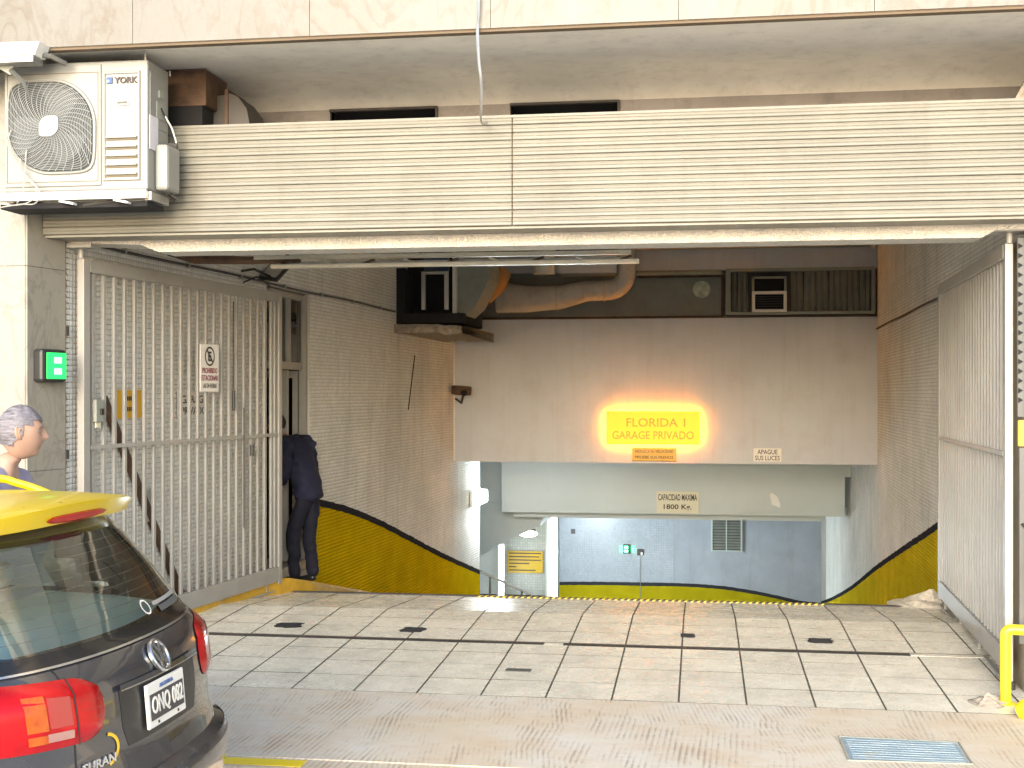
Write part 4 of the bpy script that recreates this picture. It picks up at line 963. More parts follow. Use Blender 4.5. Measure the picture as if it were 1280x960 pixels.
# ---- air conditioner on the left
ac = thing('air_conditioner', 'ivory YORK outdoor air conditioner with a round fan grille, mounted at the top left', 'air conditioner', (-3.67, 7.1, 2.93))
AX0, AX1, AY0, AY1, AZ0, AZ1 = -4.112, -3.212, 6.975, 7.285, 2.955, 3.722
MB().box(AX0, AX1, AY0 + .012, AY1, AZ0, AZ1, 0.012).build('casing', 'acwhite', ac)
MB().box(AX0 + 0.002, -3.50, AY0 + .002, AY0 + .013, AZ0 + .03, AZ1 - .02, 0.004).build('fan_panel_edge', 'acwhite', ac)
fcx, fcz, FR = -3.81, 3.338, 0.265
def squircle(a, R, corner=True):
    """round on two corners, squarer at upper left and lower right, like the grille"""
    c_, s_ = math.cos(a), math.sin(a); n = 2.0
    if c_ * s_ < 0: n = 7.0
    return R / ((abs(c_) ** n + abs(s_) ** n) ** (1 / n))
K = 72
dk = MB(); dk.add([(fcx + squircle(2 * math.pi * k / K, FR) * math.cos(2 * math.pi * k / K), AY0 - 0.001, fcz + squircle(2 * math.pi * k / K, FR) * math.sin(2 * math.pi * k / K)) for k in range(K)], [tuple(range(K))])
dk.build('fan_recess', surf('recess shade grey', (0.045, 0.05, 0.05), 0.7, var=0.3, scale=12), ac, fix=False)  # flat dark disc; the shade of the fan recess is put into its colour
bl = MB()
for j in range(3):
    a0 = j * 2.094 + 0.4; rows = []
    for i in range(9):
        a = a0 + i * 0.14; rows.append([(fcx + r * math.cos(a + r * 1.5), AY0 - 0.003 - i * 0.001, fcz + r * math.sin(a + r * 1.5)) for r in (0.06, 0.12, 0.18, 0.235)])
    bl.grid(rows)
bl.build('fan_blades', surf('grey fan blade', (0.10, 0.11, 0.11), 0.5), ac)
rim = MB(); rows = []
for k in range(K + 1):
    a = 2 * math.pi * k / K; ca, sa = math.cos(a), math.sin(a); r = squircle(a, FR)
    rows.append([(fcx + (r + .000) * ca, AY0 + .003, fcz + (r + .000) * sa), (fcx + (r + .004) * ca, AY0 - .012, fcz + (r + .004) * sa), (fcx + (r + .016) * ca, AY0 - .010, fcz + (r + .016) * sa), (fcx + (r + .022) * ca, AY0 + .004, fcz + (r + .022) * sa)])
rim.grid(rows); rim.build('grille_rim', 'acwhite', ac, smooth=True)
gr_ = MB()
for i in range(1, 22):
    R = 0.055 + (FR - 0.055) * i / 22; q = i / 22
    pts = []
    for k in range(K + 1):
        a = 2 * math.pi * k / K; r = (1 - q) * R + q * squircle(a, R); pts.append((fcx + r * math.cos(a), AY0 - 0.014 - 0.012 * (1 - q * q), fcz + r * math.sin(a)))
    gr_.tube(pts, 0.0017, 4, cap=False)
for k in range(36):
    a0 = 2 * math.pi * k / 36; pts = []
    for i in range(9):
        q = i / 8; a = a0 - q * 0.75; R = 0.05 + (FR - 0.05) * q; r = (1 - q) * R + q * squircle(a, R)
        pts.append((fcx + r * math.cos(a), AY0 - 0.018 - 0.012 * (1 - q * q), fcz + r * math.sin(a)))
    gr_.tube(pts, 0.0022, 4, cap=False)
o = gr_.build('grille', 'acgrille', ac, smooth=True)
hub = MB(); hp = []
for k in range(32):
    a = 2 * math.pi * k / 32; r = squircle(-a, 0.062); hp.append((fcx + r * math.cos(a), fcz + r * math.sin(a)))
hub.prism(hp, 'y', AY0 - .036, AY0 - .024); hub.build('hub_cap', surf('pale blue grey cap', (0.19, 0.22, 0.225), 0.35), ac)
def pframe(x0, x1, z0, z1, w_=0.006, mat='acwhite', y=AY0 + .011, pr=0.008, name='panel_frame'):
    f = MB(); f.box(x0, x1, y - pr, y, z0, z0 + w_).box(x0, x1, y - pr, y, z1 - w_, z1).box(x0, x0 + w_, y - pr, y, z0 + w_, z1 - w_).box(x1 - w_, x1, y - pr, y, z0 + w_, z1 - w_)
    f.build(name, mat, ac)
pframe(-3.49, -3.255, AZ0 + .055, AZ1 - .065, 0.004, 'groove', pr=0.0015); pframe(-3.486, -3.259, AZ0 + .059, AZ1 - .069, 0.010)
pframe(-4.095, -3.515, AZ0 + .055, AZ1 - .065, 0.004, 'groove', y=AY0 + .0015, pr=0.0015)
for k in range(5):
    z = 3.045 + k * 0.054
    MB().box(-3.47, -3.275, AY0 - .004, AY0 + .012, z, z + .013, 0.003).build('louvre', 'acwhite', ac)
    MB().box(-3.47, -3.275, AY0 + .006, AY0 + .0115, z - .011, z - .002).build('louvre_slot', 'groove', ac)
MB().box(-3.405, -3.325, AY0 + .002, AY0 + .012, 3.455, 3.485).build('badge_recess', 'white', ac); MB().box(-3.397, -3.333, AY0 - .001, AY0 + .003, 3.462, 3.478).build('badge', 'strip', ac)
MB().box(-3.465, -3.430, AY0 + .004, AY0 + .0115, 3.585, 3.622).build('logo_square', surf('logo blue', (0.015, 0.06, 0.20), 0.4), ac)
MB().prism([(-3.4545 + .010 * math.cos(k * .785), 3.5985 + .010 * math.sin(k * .785)) for k in range(8)], 'y', AY0 + .002, AY0 + .0042).build('logo_disc', surf('logo pale blue', (0.16, 0.28, 0.42), 0.4), ac)  # lighter blue disc, part of the logo print
text('lettering', 'YORK', (-3.345, AY0 + .008, 3.6035), FX, FZ, 0.145, 0.038, 'ink', ac, 0.006, 0.03)
# right side face
SY = (0, 1, 0)
MB().box(AX1 - .002, AX1 + .004, AY0 + .04, AY1 - .03, 3.34, 3.66, 0.002).build('side_panel', 'acwhite', ac)
MB().box(AX1 + .004, AX1 + .010, 7.13, 7.19, 3.53, 3.57).box(AX1 + .004, AX1 + .008, 7.10, 7.22, 3.40, 3.50).build('handle_recess', 'greymetal', ac)
MB().box(AX1 + .003, AX1 + .006, AY0 + .03, 7.12, 3.20, 3.40).build('label_sheet', surf('pale lilac label', (0.62, 0.60, 0.64), 0.5), ac)
MB().box(AX1 + .002, AX1 + .085, AY0 + .10, AY1 - .02, 2.965, 3.24, 0.02).build('valve_cover', 'acwhite', ac)
MB().tube([(AX1 + .01, 7.15, 3.47), (AX1 + .03, 7.20, 3.40), (AX1 + .045, 7.24, 3.32), (AX1 + .05, 7.25, 3.24)], 0.006, 6).build('cable', 'black', ac, smooth=True)
MB().tube([(AX1 + .01, 7.16, 3.46), (AX1 + .05, 7.22, 3.36), (AX1 + .06, 7.27, 3.27), (AX1 + .04, 7.3, 3.2)], 0.005, 6).build('cable', 'white', ac, smooth=True)
MB().tube([(AX1 + .02, 7.24, 3.26), (AX1 + .07, 7.25, 3.255)], 0.022, 8).build('cable_gland', 'dark', ac, smooth=True)
MB().tube([(AX1 + .05, 7.2, 2.96), (AX1 + .08, 7.22, 2.935), (AX1 + .05, 7.25, 2.93), (AX1 + .03, 7.2, 2.95)], 0.008, 6).build('pipe_coil', 'dark', ac, smooth=True)
rk = thing('wall_bracket', 'grey galvanised bracket tray carrying the air conditioner', 'bracket', (-3.7, 7.1, 2.88))
MB().box(-4.2, AX1 + .005, 6.955, 6.99, 2.90, 2.952, 0.003).build('front_bar', 'alu', rk); MB().box(-4.2, AX1 + .01, 7.24, 7.27, 2.90, 2.952, 0.003).build('rear_bar', 'alu', rk)
MB().box(AX1 - .02, AX1 + .02, 6.991, 7.239, 2.895, 2.945).build('end_bar', 'alu', rk); MB().box(-4.10, -4.06, 6.991, 7.239, 2.895, 2.945).build('end_bar', 'alu', rk)
MB().box(-4.15, -3.22, 7.0, 7.23, 2.860, 2.89).build('under_beam', 'void', rk)
MB().tube([(-3.62, 7.0, 2.873), (-3.40, 7.0, 2.90)], 0.008, 6).build('brace', 'dark', rk)
for x in (-3.70, -3.36): MB().obox((x, 6.965, 2.885), (1, 0, -0.2), (0, 1, 0), (0.2, 0, 1), (0.09, 0.05, 0.012)).build('clip', 'white', rk)
for i, (x, a) in enumerate(((-3.232, 3.80), (-3.212, 3.73))):
    r_ = MB().tube([(x, 7.0 + i * .3, 3.70), (x, 7.0 + i * .3, a)], 0.006, 6).build('hanger_rod', 'alu'); tag(r_, ('front' if i == 0 else 'rear') + ' thin steel rod rising from the right top corner of the air conditioner', 'rod')
gt = thing('cable_gutter', 'short white metal gutter end above the air conditioner at the left edge', 'gutter', (-3.95, 6.78, 3.67))
gm = MB(); gm.prism([(-4.6, 3.70), (-3.775, 3.70), (-3.745, 3.775), (-4.6, 3.785)], 'y', 6.72, 6.84); gm.build('cover', 'white', gt)
MB().box(-4.6, -3.79, 6.73, 6.84, 3.665, 3.699).build('lower_lip', 'alu', gt)
MB().tube([(-3.80, 6.80, 3.72), (-3.73, 6.82, 3.715), (-3.68, 6.9, 3.69)], 0.016, 8).build('pipe_end', 'strip', gt, smooth=True)
MB().add([(-4.07, 6.80, 3.665), (-3.95, 6.80, 3.665), (-3.97, 6.8, 3.61)], [(0, 1, 2)]).build('torn_flap', 'greymetal', gt, fix=False)
MB().tube([(-3.97, 6.80, 3.64), (-3.90, 6.82, 3.57), (-3.87, 6.85, 3.47)], 0.012, 6, radii=[0.016, 0.014, 0.004]).build('hanging_strip', 'strip', gt, smooth=True)
wires = thing('loose_cables', 'thin white cables looping down over the left side of the air conditioner', 'cable', (-3.95, 6.9, 2.9))
def bez(pts, n=10):
    P = [Vector(p) for p in pts]; out = []
    for i in range(len(P) - 1):
        p0 = P[max(i - 1, 0)]; p1 = P[i]; p2 = P[i + 1]; p3 = P[min(i + 2, len(P) - 1)]
        for k in range(n):
            t = k / n; out.append(0.5 * ((2 * p1) + (p2 - p0) * t + (2 * p0 - 5 * p1 + 4 * p2 - p3) * t * t + (3 * p1 - p0 - 3 * p2 + p3) * t ** 3))
    return out + [P[-1]]
for pts in ([(-4.05, 6.94, 3.32), (-4.06, 6.93, 3.22), (-3.98, 6.93, 3.08), (-3.88, 6.92, 2.98), (-3.90, 6.92, 2.90), (-4.02, 6.92, 2.87), (-4.2, 6.92, 2.90)],
            [(-3.99, 6.94, 3.15), (-3.97, 6.93, 3.05), (-3.86, 6.92, 2.96), (-3.88, 6.92, 2.88), (-3.98, 6.92, 2.875), (-4.10, 6.92, 2.86)],
            [(-3.95, 6.94, 3.2), (-3.96, 6.93, 3.0), (-3.97, 6.93, 2.93), (-4.0, 6.92, 2.88)]):
    MB().tube(bez(pts), 0.0035, 6).build('cable', 'cablewhite', wires, smooth=True)
hc = thing('hanging_cable', 'loose grey cable pair hanging from the marble band down to the canopy', 'cable', (-1.2, 6.8, 3.2))
MB().tube(bez([(-1.19, 6.80, 4.6), (-1.20, 6.80, 3.92), (-1.212, 6.8, 3.75), (-1.205, 6.80, 3.6), (-1.195, 6.83, 3.45), (-1.225, 7.0, 3.30), (-1.25, 7.35, 3.36)]), 0.006, 6).build('strand', 'alu', hc, smooth=True)
MB().tube(bez([(-1.18, 6.80, 4.6), (-1.205, 6.80, 3.9), (-1.205, 6.8, 3.74), (-1.198, 6.80, 3.58), (-1.19, 6.83, 3.46), (-1.215, 6.95, 3.31), (-1.28, 7.3, 3.40)]), 0.005, 6).build('strand', 'alu', hc, smooth=True)

# ---- rusty box and dark bent ducts behind the AC above the canopy
rb = thing('rusty_box', 'rusty brown metal box tucked under the soffit beside the air conditioner', 'box', (-3.3, 7.6, 3.5))
MB().box(-3.62, -3.075, 7.54, 7.9, 3.57, 3.80, 0.01).build('casing', 'rust', rb); MB().box(-3.60, -3.10, 7.535, 7.9, 3.42, 3.569).build('lower_part', 'void', rb)
f = MB().box(-3.62, -3.075, 7.53, 7.54, 3.785, 3.80).box(-3.62, -3.075, 7.53, 7.54, 3.57, 3.585).box(-3.09, -3.075, 7.53, 7.54, 3.585, 3.785); f.build('rim', 'rust', rb)
bd = thing('bent_duct', 'two dark bent duct pieces behind the canopy, right of the rusty box', 'duct', (-3.0, 7.8, 3.4))  # canopy shade is put into both pieces' dark colours
MB().prism([(-3.17, 3.38), (-3.17, 3.66), (-3.01, 3.68), (-2.99, 3.38)], 'y', 7.72, 7.95).build('segment', 'dark', bd)
MB().prism([(-2.99, 3.38), (-3.01, 3.69), (-2.93, 3.66), (-2.87, 3.58), (-2.83, 3.38)], 'y', 7.70, 8.0).build('segment', surf('brown grey duct', (0.05, 0.042, 0.036), 0.5), bd)
MB().box(-3.012, -2.992, 7.69, 8.0, 3.38, 3.705).build('flange', 'rust', bd)
# angled strut at the right end of the slot
rs = thing('brace_plate', 'weathered grey slanting brace at the right end above the canopy', 'brace', (1.95, 7.6, 3.4))
MB().prism([(1.77, 3.40), (1.93, 3.70), (1.99, 3.76), (1.99, 3.40)], 'y', 7.62, 7.68).build('plate', 'debris', rs); MB().box(1.955, 1.985, 7.58, 7.62, 3.40, 3.80).build('post', 'dark', rs)
MB().tube([(2.0, 7.5, 3.72), (2.03, 7.5, 3.72)], 0.07, 10).build('cap', 'debris', rs)

# ================================================================== PEOPLE
def gauss(a, b, c_, s1, s2): return math.exp(-((a / s1) ** 2 + (b / s2) ** 2)) * c_
def head_point(th, ph, k=1.0):
    """th: azimuth, 0 = face; ph: latitude. Local frame x forward, z up, head centre at the ears' level"""
    cz = math.sin(ph); cr = math.cos(ph)
    x = math.cos(th) * cr; y = math.sin(th) * cr; z = cz * 0.120
    rx = 0.098 if math.cos(th) > 0 else 0.102; ry = 0.077
    low = max(0.0, -cz)                         # narrower jaw, neck side recedes
    ry *= 1 - 0.30 * low ** 1.3; X = x * rx; Y = y * ry
    if x < 0: X *= 1 - 0.45 * low
    else: X *= 1 + 0.05 * low
    f = math.cos(th)
    if f > 0:
        d = gauss(th, z + 0.014, 0.021, 0.17, 0.014) + gauss(th, z - 0.008, 0.013, 0.12, 0.022)      # nose
        d += gauss(th, z - 0.034, 0.007, 0.6, 0.010)                                          # brow
        d -= gauss(abs(th) - 0.36, z - 0.016, 0.013, 0.17, 0.012)                            # eye sockets
        d += gauss(th, z + 0.046, 0.008, 0.26, 0.006) + gauss(th, z + 0.060, 0.007, 0.24, 0.006) - gauss(th, z + 0.053, 0.004, 0.3, 0.003)
        d += gauss(th, z + 0.092, 0.016, 0.4, 0.018)                                          # chin
        X += d * (1 if f > 0 else 0)
    return Vector((X * k, Y * k, z * k))
def ear(side):
    mb = MB(); rows = []
    for i in range(8):
        a = math.pi * i / 7 - math.pi / 2; rows.append([])
        for k in range(13):
            b = 2 * math.pi * k / 12; r = 0.5 + 0.5 * math.cos(a)
            rows[-1].append(Vector((-0.008 + 0.017 * math.cos(a) * math.cos(b) - 0.006 * math.sin(a), side * (0.074 + 0.010 * math.cos(a) * math.sin(b) + 0.006 * (math.cos(b) < 0)), 0.002 + 0.032 * math.sin(a))))
    return mb.grid(rows)
def head_mesh(M4, hair_mat, hairline, parent, bodymb):
    H_, W_ = 40, 56; rows = []
    for i in range(H_ + 1):
        ph = -math.pi / 2 + math.pi * i / H_
        rows.append([M4 @ head_point(-math.pi + 2 * math.pi * j / W_, ph) for j in range(W_ + 1)])
    bodymb.grid(rows)
    for s_ in (-1, 1):
        e = ear(s_); bodymb.add([M4 @ v for v in e.v], e.f)
    hb = MB(); rows = []; keep = []
    for i in range(H_ + 1):
        ph = -math.pi / 2 + math.pi * i / H_; row = []; kr = []
        for j in range(W_ + 1):
            th = -math.pi + 2 * math.pi * (j % W_) / W_; p = head_point(th, ph)
            n1 = noise.noise(Vector((th * 2.2, p.z * 16, 3.3))) ; n2 = noise.noise(p * 70)
            k = 1.070 + 0.022 * n1 + 0.008 * n2
            q = Vector((p.x * k, p.y * k, p.z * k + 0.004 * n1)); row.append(M4 @ q)
            lim = hairline(abs(th)) + 0.006 * noise.noise(Vector((th * 9, 1, 1))); kr.append(p.z > lim)
        rows.append(row); keep.append(kr)
    n = W_ + 1; vs = [p for r in rows for p in r]; fs = []
    for i in range(H_):
        for j in range(W_):
            if keep[i][j] and keep[i][j + 1] and keep[i + 1][j] and keep[i + 1][j + 1]: fs.append((i * n + j, i * n + j + 1, (i + 1) * n + j + 1, (i + 1) * n + j))
    hb.add(vs, fs); hb.build('hair', hair_mat, parent, smooth=True, fix=False)
    for s_ in (-1, 1):
        MB().tube([M4 @ Vector((q[0], s_ * q[1], q[2])) for q in ((0.094, 0.014, 0.034), (0.092, 0.028, 0.039), (0.081, 0.042, 0.035))], 0.0028, 6).build('eyebrow', hair_mat, parent)
        MB().tube([M4 @ Vector((0.004 + 0.010 * math.cos(b), s_ * 0.0865, 0.004 + 0.020 * math.sin(b))) for b in [0.6 + k * 0.45 for k in range(9)]], 0.0022, 5).build('ear_fold', 'skin', parent)
        em = MB(); rows = []
        c0 = Vector((0.0765, s_ * 0.030, 0.015))
        for i in range(7):
            a = math.pi * i / 6 - math.pi / 2; rows.append([M4 @ (c0 + 0.0115 * Vector((math.cos(a) * math.cos(b), math.cos(a) * math.sin(b), math.sin(a)))) for b in [2 * math.pi * k / 10 for k in range(11)]])
        em.grid(rows); em.build('eye', 'eyewhite', parent, smooth=True)
        MB().add([M4 @ (c0 + Vector((0.0120, 0.004 * math.cos(b), 0.004 * math.sin(b)))) for b in [2 * math.pi * k / 10 for k in range(10)]], [tuple(range(10))]).build('pupil', 'lens', parent, fix=False)
def hand(mb_add, wrist, dirn, palmn, side, curl=0.5):
    """palm with five separate bent fingers, added to the body mesh"""
    d = Vector(dirn).normalized(); n = Vector(palmn).normalized(); s_ = d.cross(n).normalized() * side; w0 = Vector(wrist)
    J = [(w0 - d * .03, .024), (w0 + d * .02, .026), (w0 + d * .055, (.036, .017)), (w0 + d * .085, (.034, .014))]
    me = skin_mesh(J, [(0, 1), (1, 2), (2, 3)], 2); mb_add(me)
    for k, (off, L) in enumerate(((-0.030, .062), (-0.010, .074), (0.010, .078), (0.029, .068))):
        p = w0 + d * .078 + s_ * -off; dd = d.copy(); J = [(p, .0092)]
        for i, q in enumerate((.42, .33, .25)):
            dd = (dd + n * curl * (0.55 + 0.25 * i)).normalized(); p = p + dd * L * q; J.append((p, .0088 - .0009 * i))
        mb_add(skin_mesh(J, [(0, 1), (1, 2), (2, 3)], 1))
    p = w0 + d * .03 + s_ * -0.026 ; J = [(p, .012)]; dd = (d * .6 - s_ * .7 + n * .3).normalized()
    for q in (.03, .028, .02): p = p + dd * q; dd = (dd + d * .35 + n * .2).normalized(); J.append((p, .0095))
    mb_add(skin_mesh(J, [(0, 1), (1, 2), (2, 3)], 1))

def interp_(tab, z):
    if z <= tab[0][0]: return tab[0][1]
    for (a, fa), (b, fb) in zip(tab, tab[1:]):
        if z <= b: return fa + (fb - fa) * (z - a) / (b - a)
    return tab[-1][1]
def person(base, yaw, pose, label, hairm, hairline, top, trousers, head_tilt=(0, 0, 0), scale=1.0, long_coat=False):
    """pose: joint name -> local (x forward, y left, z up)"""
    T = Matrix.Translation(Vector(base)) @ Matrix.Rotation(yaw, 4, 'Z') @ Matrix.Scale(scale, 4)
    t = thing('person', label, 'person', base)
    P = {k: T @ Vector(v) for k, v in pose.items()}; S = scale
    body = MB()
    spine = sorted([(pose[k][2], pose[k][0]) for k in ('pelvis', 'waist', 'chest', 'neckb')])
    Ti = T.inverted()
    def flat(co):
        v = Ti @ co
        if v.z < spine[0][0] - .25 or v.z > spine[-1][0] + .03 or v.x > 0.32: return co
        cx_ = interp_(spine, v.z); wy = max(0.0, min(1.0, (0.20 - abs(v.y)) / 0.05)); wz = min(1, (v.z - spine[0][0] + .25) / .15)
        v.x = cx_ + (v.x - cx_) * (1 - 0.28 * wy * wz); return T @ v
    def add_me(me): body.add([flat(v.co) for v in me.vertices], [tuple(p.vertices) for p in me.polygons]); bpy.data.meshes.remove(me)
    names = ['pelvis', 'waist', 'chest', 'neckb', 'neckt', 'shl', 'ell', 'wrl', 'shr', 'elr', 'wrr', 'hipl', 'knl', 'anl', 'hipr', 'knr', 'anr']
    rad = dict(pelvis=.135, waist=.12, chest=.135, neckb=.06, neckt=.054, shl=.058, ell=.040, wrl=.028, shr=.058, elr=.040, wrr=.028, hipl=.082, knl=.055, anl=.036, hipr=.082, knr=.055, anr=.036)
    E = [('pelvis', 'waist'), ('waist', 'chest'), ('chest', 'neckb'), ('neckb', 'neckt'), ('chest', 'shl'), ('shl', 'ell'), ('ell', 'wrl'), ('chest', 'shr'), ('shr', 'elr'), ('elr', 'wrr'), ('pelvis', 'hipl'), ('hipl', 'knl'), ('knl', 'anl'), ('pelvis', 'hipr'), ('hipr', 'knr'), ('knr', 'anr')]
    ix = {n: i for i, n in enumerate(names)}
    sc2 = lambda r: tuple(q * S for q in r) if isinstance(r, tuple) else r * S
    add_me(skin_mesh([(P[n], sc2(rad[n])) for n in names], [(ix[a], ix[b]) for a, b in E], 2, 2))
    for s_, w_, e_ in ((1, 'wrl', 'ell'), (-1, 'wrr', 'elr')):
        d = (P[w_] - P[e_]).normalized(); inward = (T.to_3x3() @ Vector((0.3, -s_, 0))).normalized(); n = (inward - d * inward.dot(d)).normalized()
        hand(add_me, P[w_], d, n, s_, 0.45)
    MH = Matrix.Translation(P['head']) @ Matrix.Rotation(yaw + head_tilt[2], 4, 'Z') @ Matrix.Rotation(head_tilt[1], 4, 'Y') @ Matrix.Rotation(head_tilt[0], 4, 'X') @ Matrix.Scale(S, 4)
    head_mesh(MH, hairm, hairline, t, body)
    body.build('body', 'skin', t, smooth=True, fix=False)
    # upper garment with folds
    def cloth(name, js, ed, mat, amp, root=0, sub=3):
        me = skin_mesh(js, ed, sub, root); mb = MB()
        vs = []
        for v in me.vertices:
            q = 1 - abs(noise.noise(Vector((v.co.x * 6, v.co.y * 6, v.co.z * 11)))) * 2.2; f = amp * (1.1 * q + 0.5 * noise.noise(v.co * 15) - 0.5); vs.append(flat(v.co + v.normal * f))
        mb.add(vs, [tuple(p.vertices) for p in me.polygons]); bpy.data.meshes.remove(me)
        mb.build(name, mat, t, smooth=True, fix=False)
    k = 1.14 if not long_coat else 1.40
    P['hem'] = P['pelvis'] + Vector((0, 0, -0.13 if long_coat else -0.03))
    jn = ['hem', 'pelvis', 'waist', 'chest', 'neckb', 'shl', 'ell', 'wrl', 'shr', 'elr', 'wrr']
    g = {n: i for i, n in enumerate(jn)}
    rr = dict(hem=.138 * k, pelvis=.142 * k, waist=.128 * k, chest=.142 * k, neckb=.072, shl=.068 * k, ell=.052 * k, wrl=.042, shr=.068 * k, elr=.052 * k, wrr=.042)
    js = [(P[n], sc2(rr[n])) for n in jn]
    for a, b in (('ell', 'wrl'), ('elr', 'wrr')): js[g[b]] = (P[a].lerp(P[b], 0.9), sc2(.040 * k))
    js[4] = (P['neckb'] + (P['neckt'] - P['neckb']) * 0.15, sc2(.070))
    cloth('jacket' if long_coat else 'jersey', js, [(0, 1), (1, 2), (2, 3), (3, 4), (3, 5), (5, 6), (6, 7), (3, 8), (8, 9), (9, 10)], top, 0.017 if long_coat else 0.009, 3)
    jn = ['waist', 'pelvis', 'hipl', 'knl', 'anl', 'hipr', 'knr', 'anr']
    rr = [.11, .13, .094, .074, .062, .094, .074, .062]
    js = [(P[n] - Vector((0, 0, 0.045 * S if n[:2] == 'an' else 0)), sc2(r)) for n, r in zip(jn, rr)]
    cloth('trousers', js, [(0, 1), (1, 2), (2, 3), (3, 4), (1, 5), (5, 6), (6, 7)], trousers, 0.009, 1)
    fw = (T.to_3x3() @ Vector((1, 0, 0))).normalized()
    for a in ('anl', 'anr'):
        b = P[a].copy(); b.z -= 0.045 * S
        me = skin_mesh([(b - fw * .03, (.040, .038)), (b + fw * .04 - Vector((0, 0, .005)), (.042, .036)), (b + fw * .13 - Vector((0, 0, .018)), (.044, .026)), (b + fw * .19 - Vector((0, 0, .022)), (.034, .020))], [(0, 1), (1, 2), (2, 3)], 2)
        m_ = MB(); m_.add([v.co for v in me.vertices], [tuple(p.vertices) for p in me.polygons]); m_.build('shoe', 'shoe', t, smooth=True, fix=False)
    return t

man = dict(pelvis=(0, 0, .97), waist=(.01, 0, 1.13), chest=(.02, 0, 1.38), neckb=(.045, 0, 1.545), neckt=(.07, 0, 1.62), head=(.105, 0, 1.705),
           shl=(.02, .195, 1.475), ell=(-.03, .26, 1.14), wrl=(.20, .22, 1.06), shr=(.02, -.195, 1.475), elr=(-.04, -.26, 1.14), wrr=(.22, -.20, 1.10),
           hipl=(0, .09, .90), knl=(.06, .10, .50), anl=(.0, .10, .095), hipr=(0, -.09, .90), knr=(.02, -.10, .50), anr=(-.12, -.10, .10))
person((-3.17, 5.32, -0.13), R_(8), man, 'grey haired man in a lavender jersey walking behind the taxi, seen in profile', 'greyhair',
       lambda a: 0.062 - 0.016 * (a < 0.5) if a < 0.9 else (0.030 if a < 1.25 else (0.030 if a < 1.45 else (-0.01 - 0.05 * min(1, (a - 1.45) / 0.5)))), 'lilac', 'jeans', (0, R_(4), R_(22)), 1.0)
guard = dict(pelvis=(-.10, 0, .93), waist=(-.04, 0, 1.08), chest=(.05, 0, 1.31), neckb=(.17, 0, 1.43), neckt=(.22, 0, 1.49), head=(.29, 0, 1.585),
             shl=(.06, .19, 1.39), ell=(.03, .25, 1.10), wrl=(.20, .16, .98), shr=(.06, -.19, 1.39), elr=(.02, -.27, 1.10), wrr=(.14, -.24, .86),
             hipl=(-.10, .085, .88), knl=(.03, .09, .50), anl=(.01, .09, .09), hipr=(-.10, -.085, .88), knr=(-.04, -.085, .48), anr=(-.10, -.08, .09))
person((-3.79, 11.62, -0.055), R_(165), guard, 'guard in dark navy jacket and trousers stepping into the side doorway behind the left gate', 'darkhair',
       lambda a: 0.055 if a < 0.9 else (0.0 if a < 1.4 else -0.06), 'navy', 'navy2', (0, R_(14), 0), 0.955, True)

# ================================================================== TAXI
YC, XR0, ZR = 4.17, -1.72, -0.13          # car centre line, rearmost x, road height; local: u forward, v lateral, w up
def interp(tab, w_):
    if w_ <= tab[0][0]: return tab[0][1]
    for (a, fa), (b, fb) in zip(tab, tab[1:]):
        if w_ <= b:
            t = (w_ - a) / (b - a); return fa + (fb - fa) * t
    return tab[-1][1]
UR = [(0.20, 0.13), (0.30, 0.08), (0.42, 0.05), (0.55, 0.03), (0.605, 0.045), (0.625, 0.10), (0.70, 0.125), (0.85, 0.135), (0.95, 0.15), (1.01, 0.19), (1.04, 0.225), (1.10, 0.265), (1.20, 0.335), (1.30, 0.41), (1.38, 0.475), (1.43, 0.53), (1.46, 0.60), (1.475, 0.80)]
HW = [(0.20, 0.76), (0.35, 0.815), (0.60, 0.83), (0.80, 0.83), (0.95, 0.822), (1.02, 0.80), (1.10, 0.765), (1.25, 0.70), (1.38, 0.64), (1.43, 0.60), (1.46, 0.53), (1.475, 0.42)]
UF = [(0.20, 4.10), (0.40, 4.18), (0.60, 4.15), (0.72, 4.05), (0.85, 3.85), (0.93, 3.45), (0.99, 3.10), (1.03, 2.98), (1.15, 2.75), (1.30, 2.42), (1.40, 2.15), (1.44, 1.95), (1.475, 1.5)]
CR = [(0.2, 0.50), (0.6, 0.42), (0.63, 0.36), (1.0, 0.34), (1.2, 0.28), (1.475, 0.25)]
NQ = 26
_cache = {}
def plan(w_):
    """half outline at height w: list of (u, v) from rear centre to front centre"""
    key = round(w_, 5)
    if key in _cache: return _cache[key]
    ur, hw, uf, a = interp(UR, w_), interp(HW, w_), interp(UF, w_), interp(CR, w_)
    pts = []
    n = 2.9
    for i in range(NQ + 1):
        th = (math.pi / 2) * i / NQ
        v = hw * max(0.0, math.sin(th)) ** (2 / n); u = ur + a * (1 - max(0.0, math.cos(th)) ** (2 / n)); pts.append((u + 0.035 * (v / hw) ** 2 * 0, v))
    b = min(0.75, (uf - ur - a) * 0.45)
    for i in range(1, 12): q = i / 12; pts.append((ur + a + (uf - b - ur - a) * q, hw + 0.008 * math.sin(math.pi * q)))
    for i in range(NQ + 1):
        th = (math.pi / 2) * (1 - i / NQ); n2 = 2.4
        v = hw * max(0.0, math.sin(th)) ** (2 / n2); u = uf - b * (1 - max(0.0, math.cos(th)) ** (2 / n2)); pts.append((u, v))
    # crown of the tailgate: a gentle curve across the back
    pts = [(u + 0.075 * (v / hw) ** 2 * (1 if u < ur + a + 0.01 else 0) * max(0, 1 - (u - ur) / (a + 1e-6)) ** 0.5, v) for u, v in pts]
    L = [0.0]
    for p, q in zip(pts, pts[1:]): L.append(L[-1] + math.hypot(q[0] - p[0], q[1] - p[1]))
    _cache[key] = (pts, L); return _cache[key]
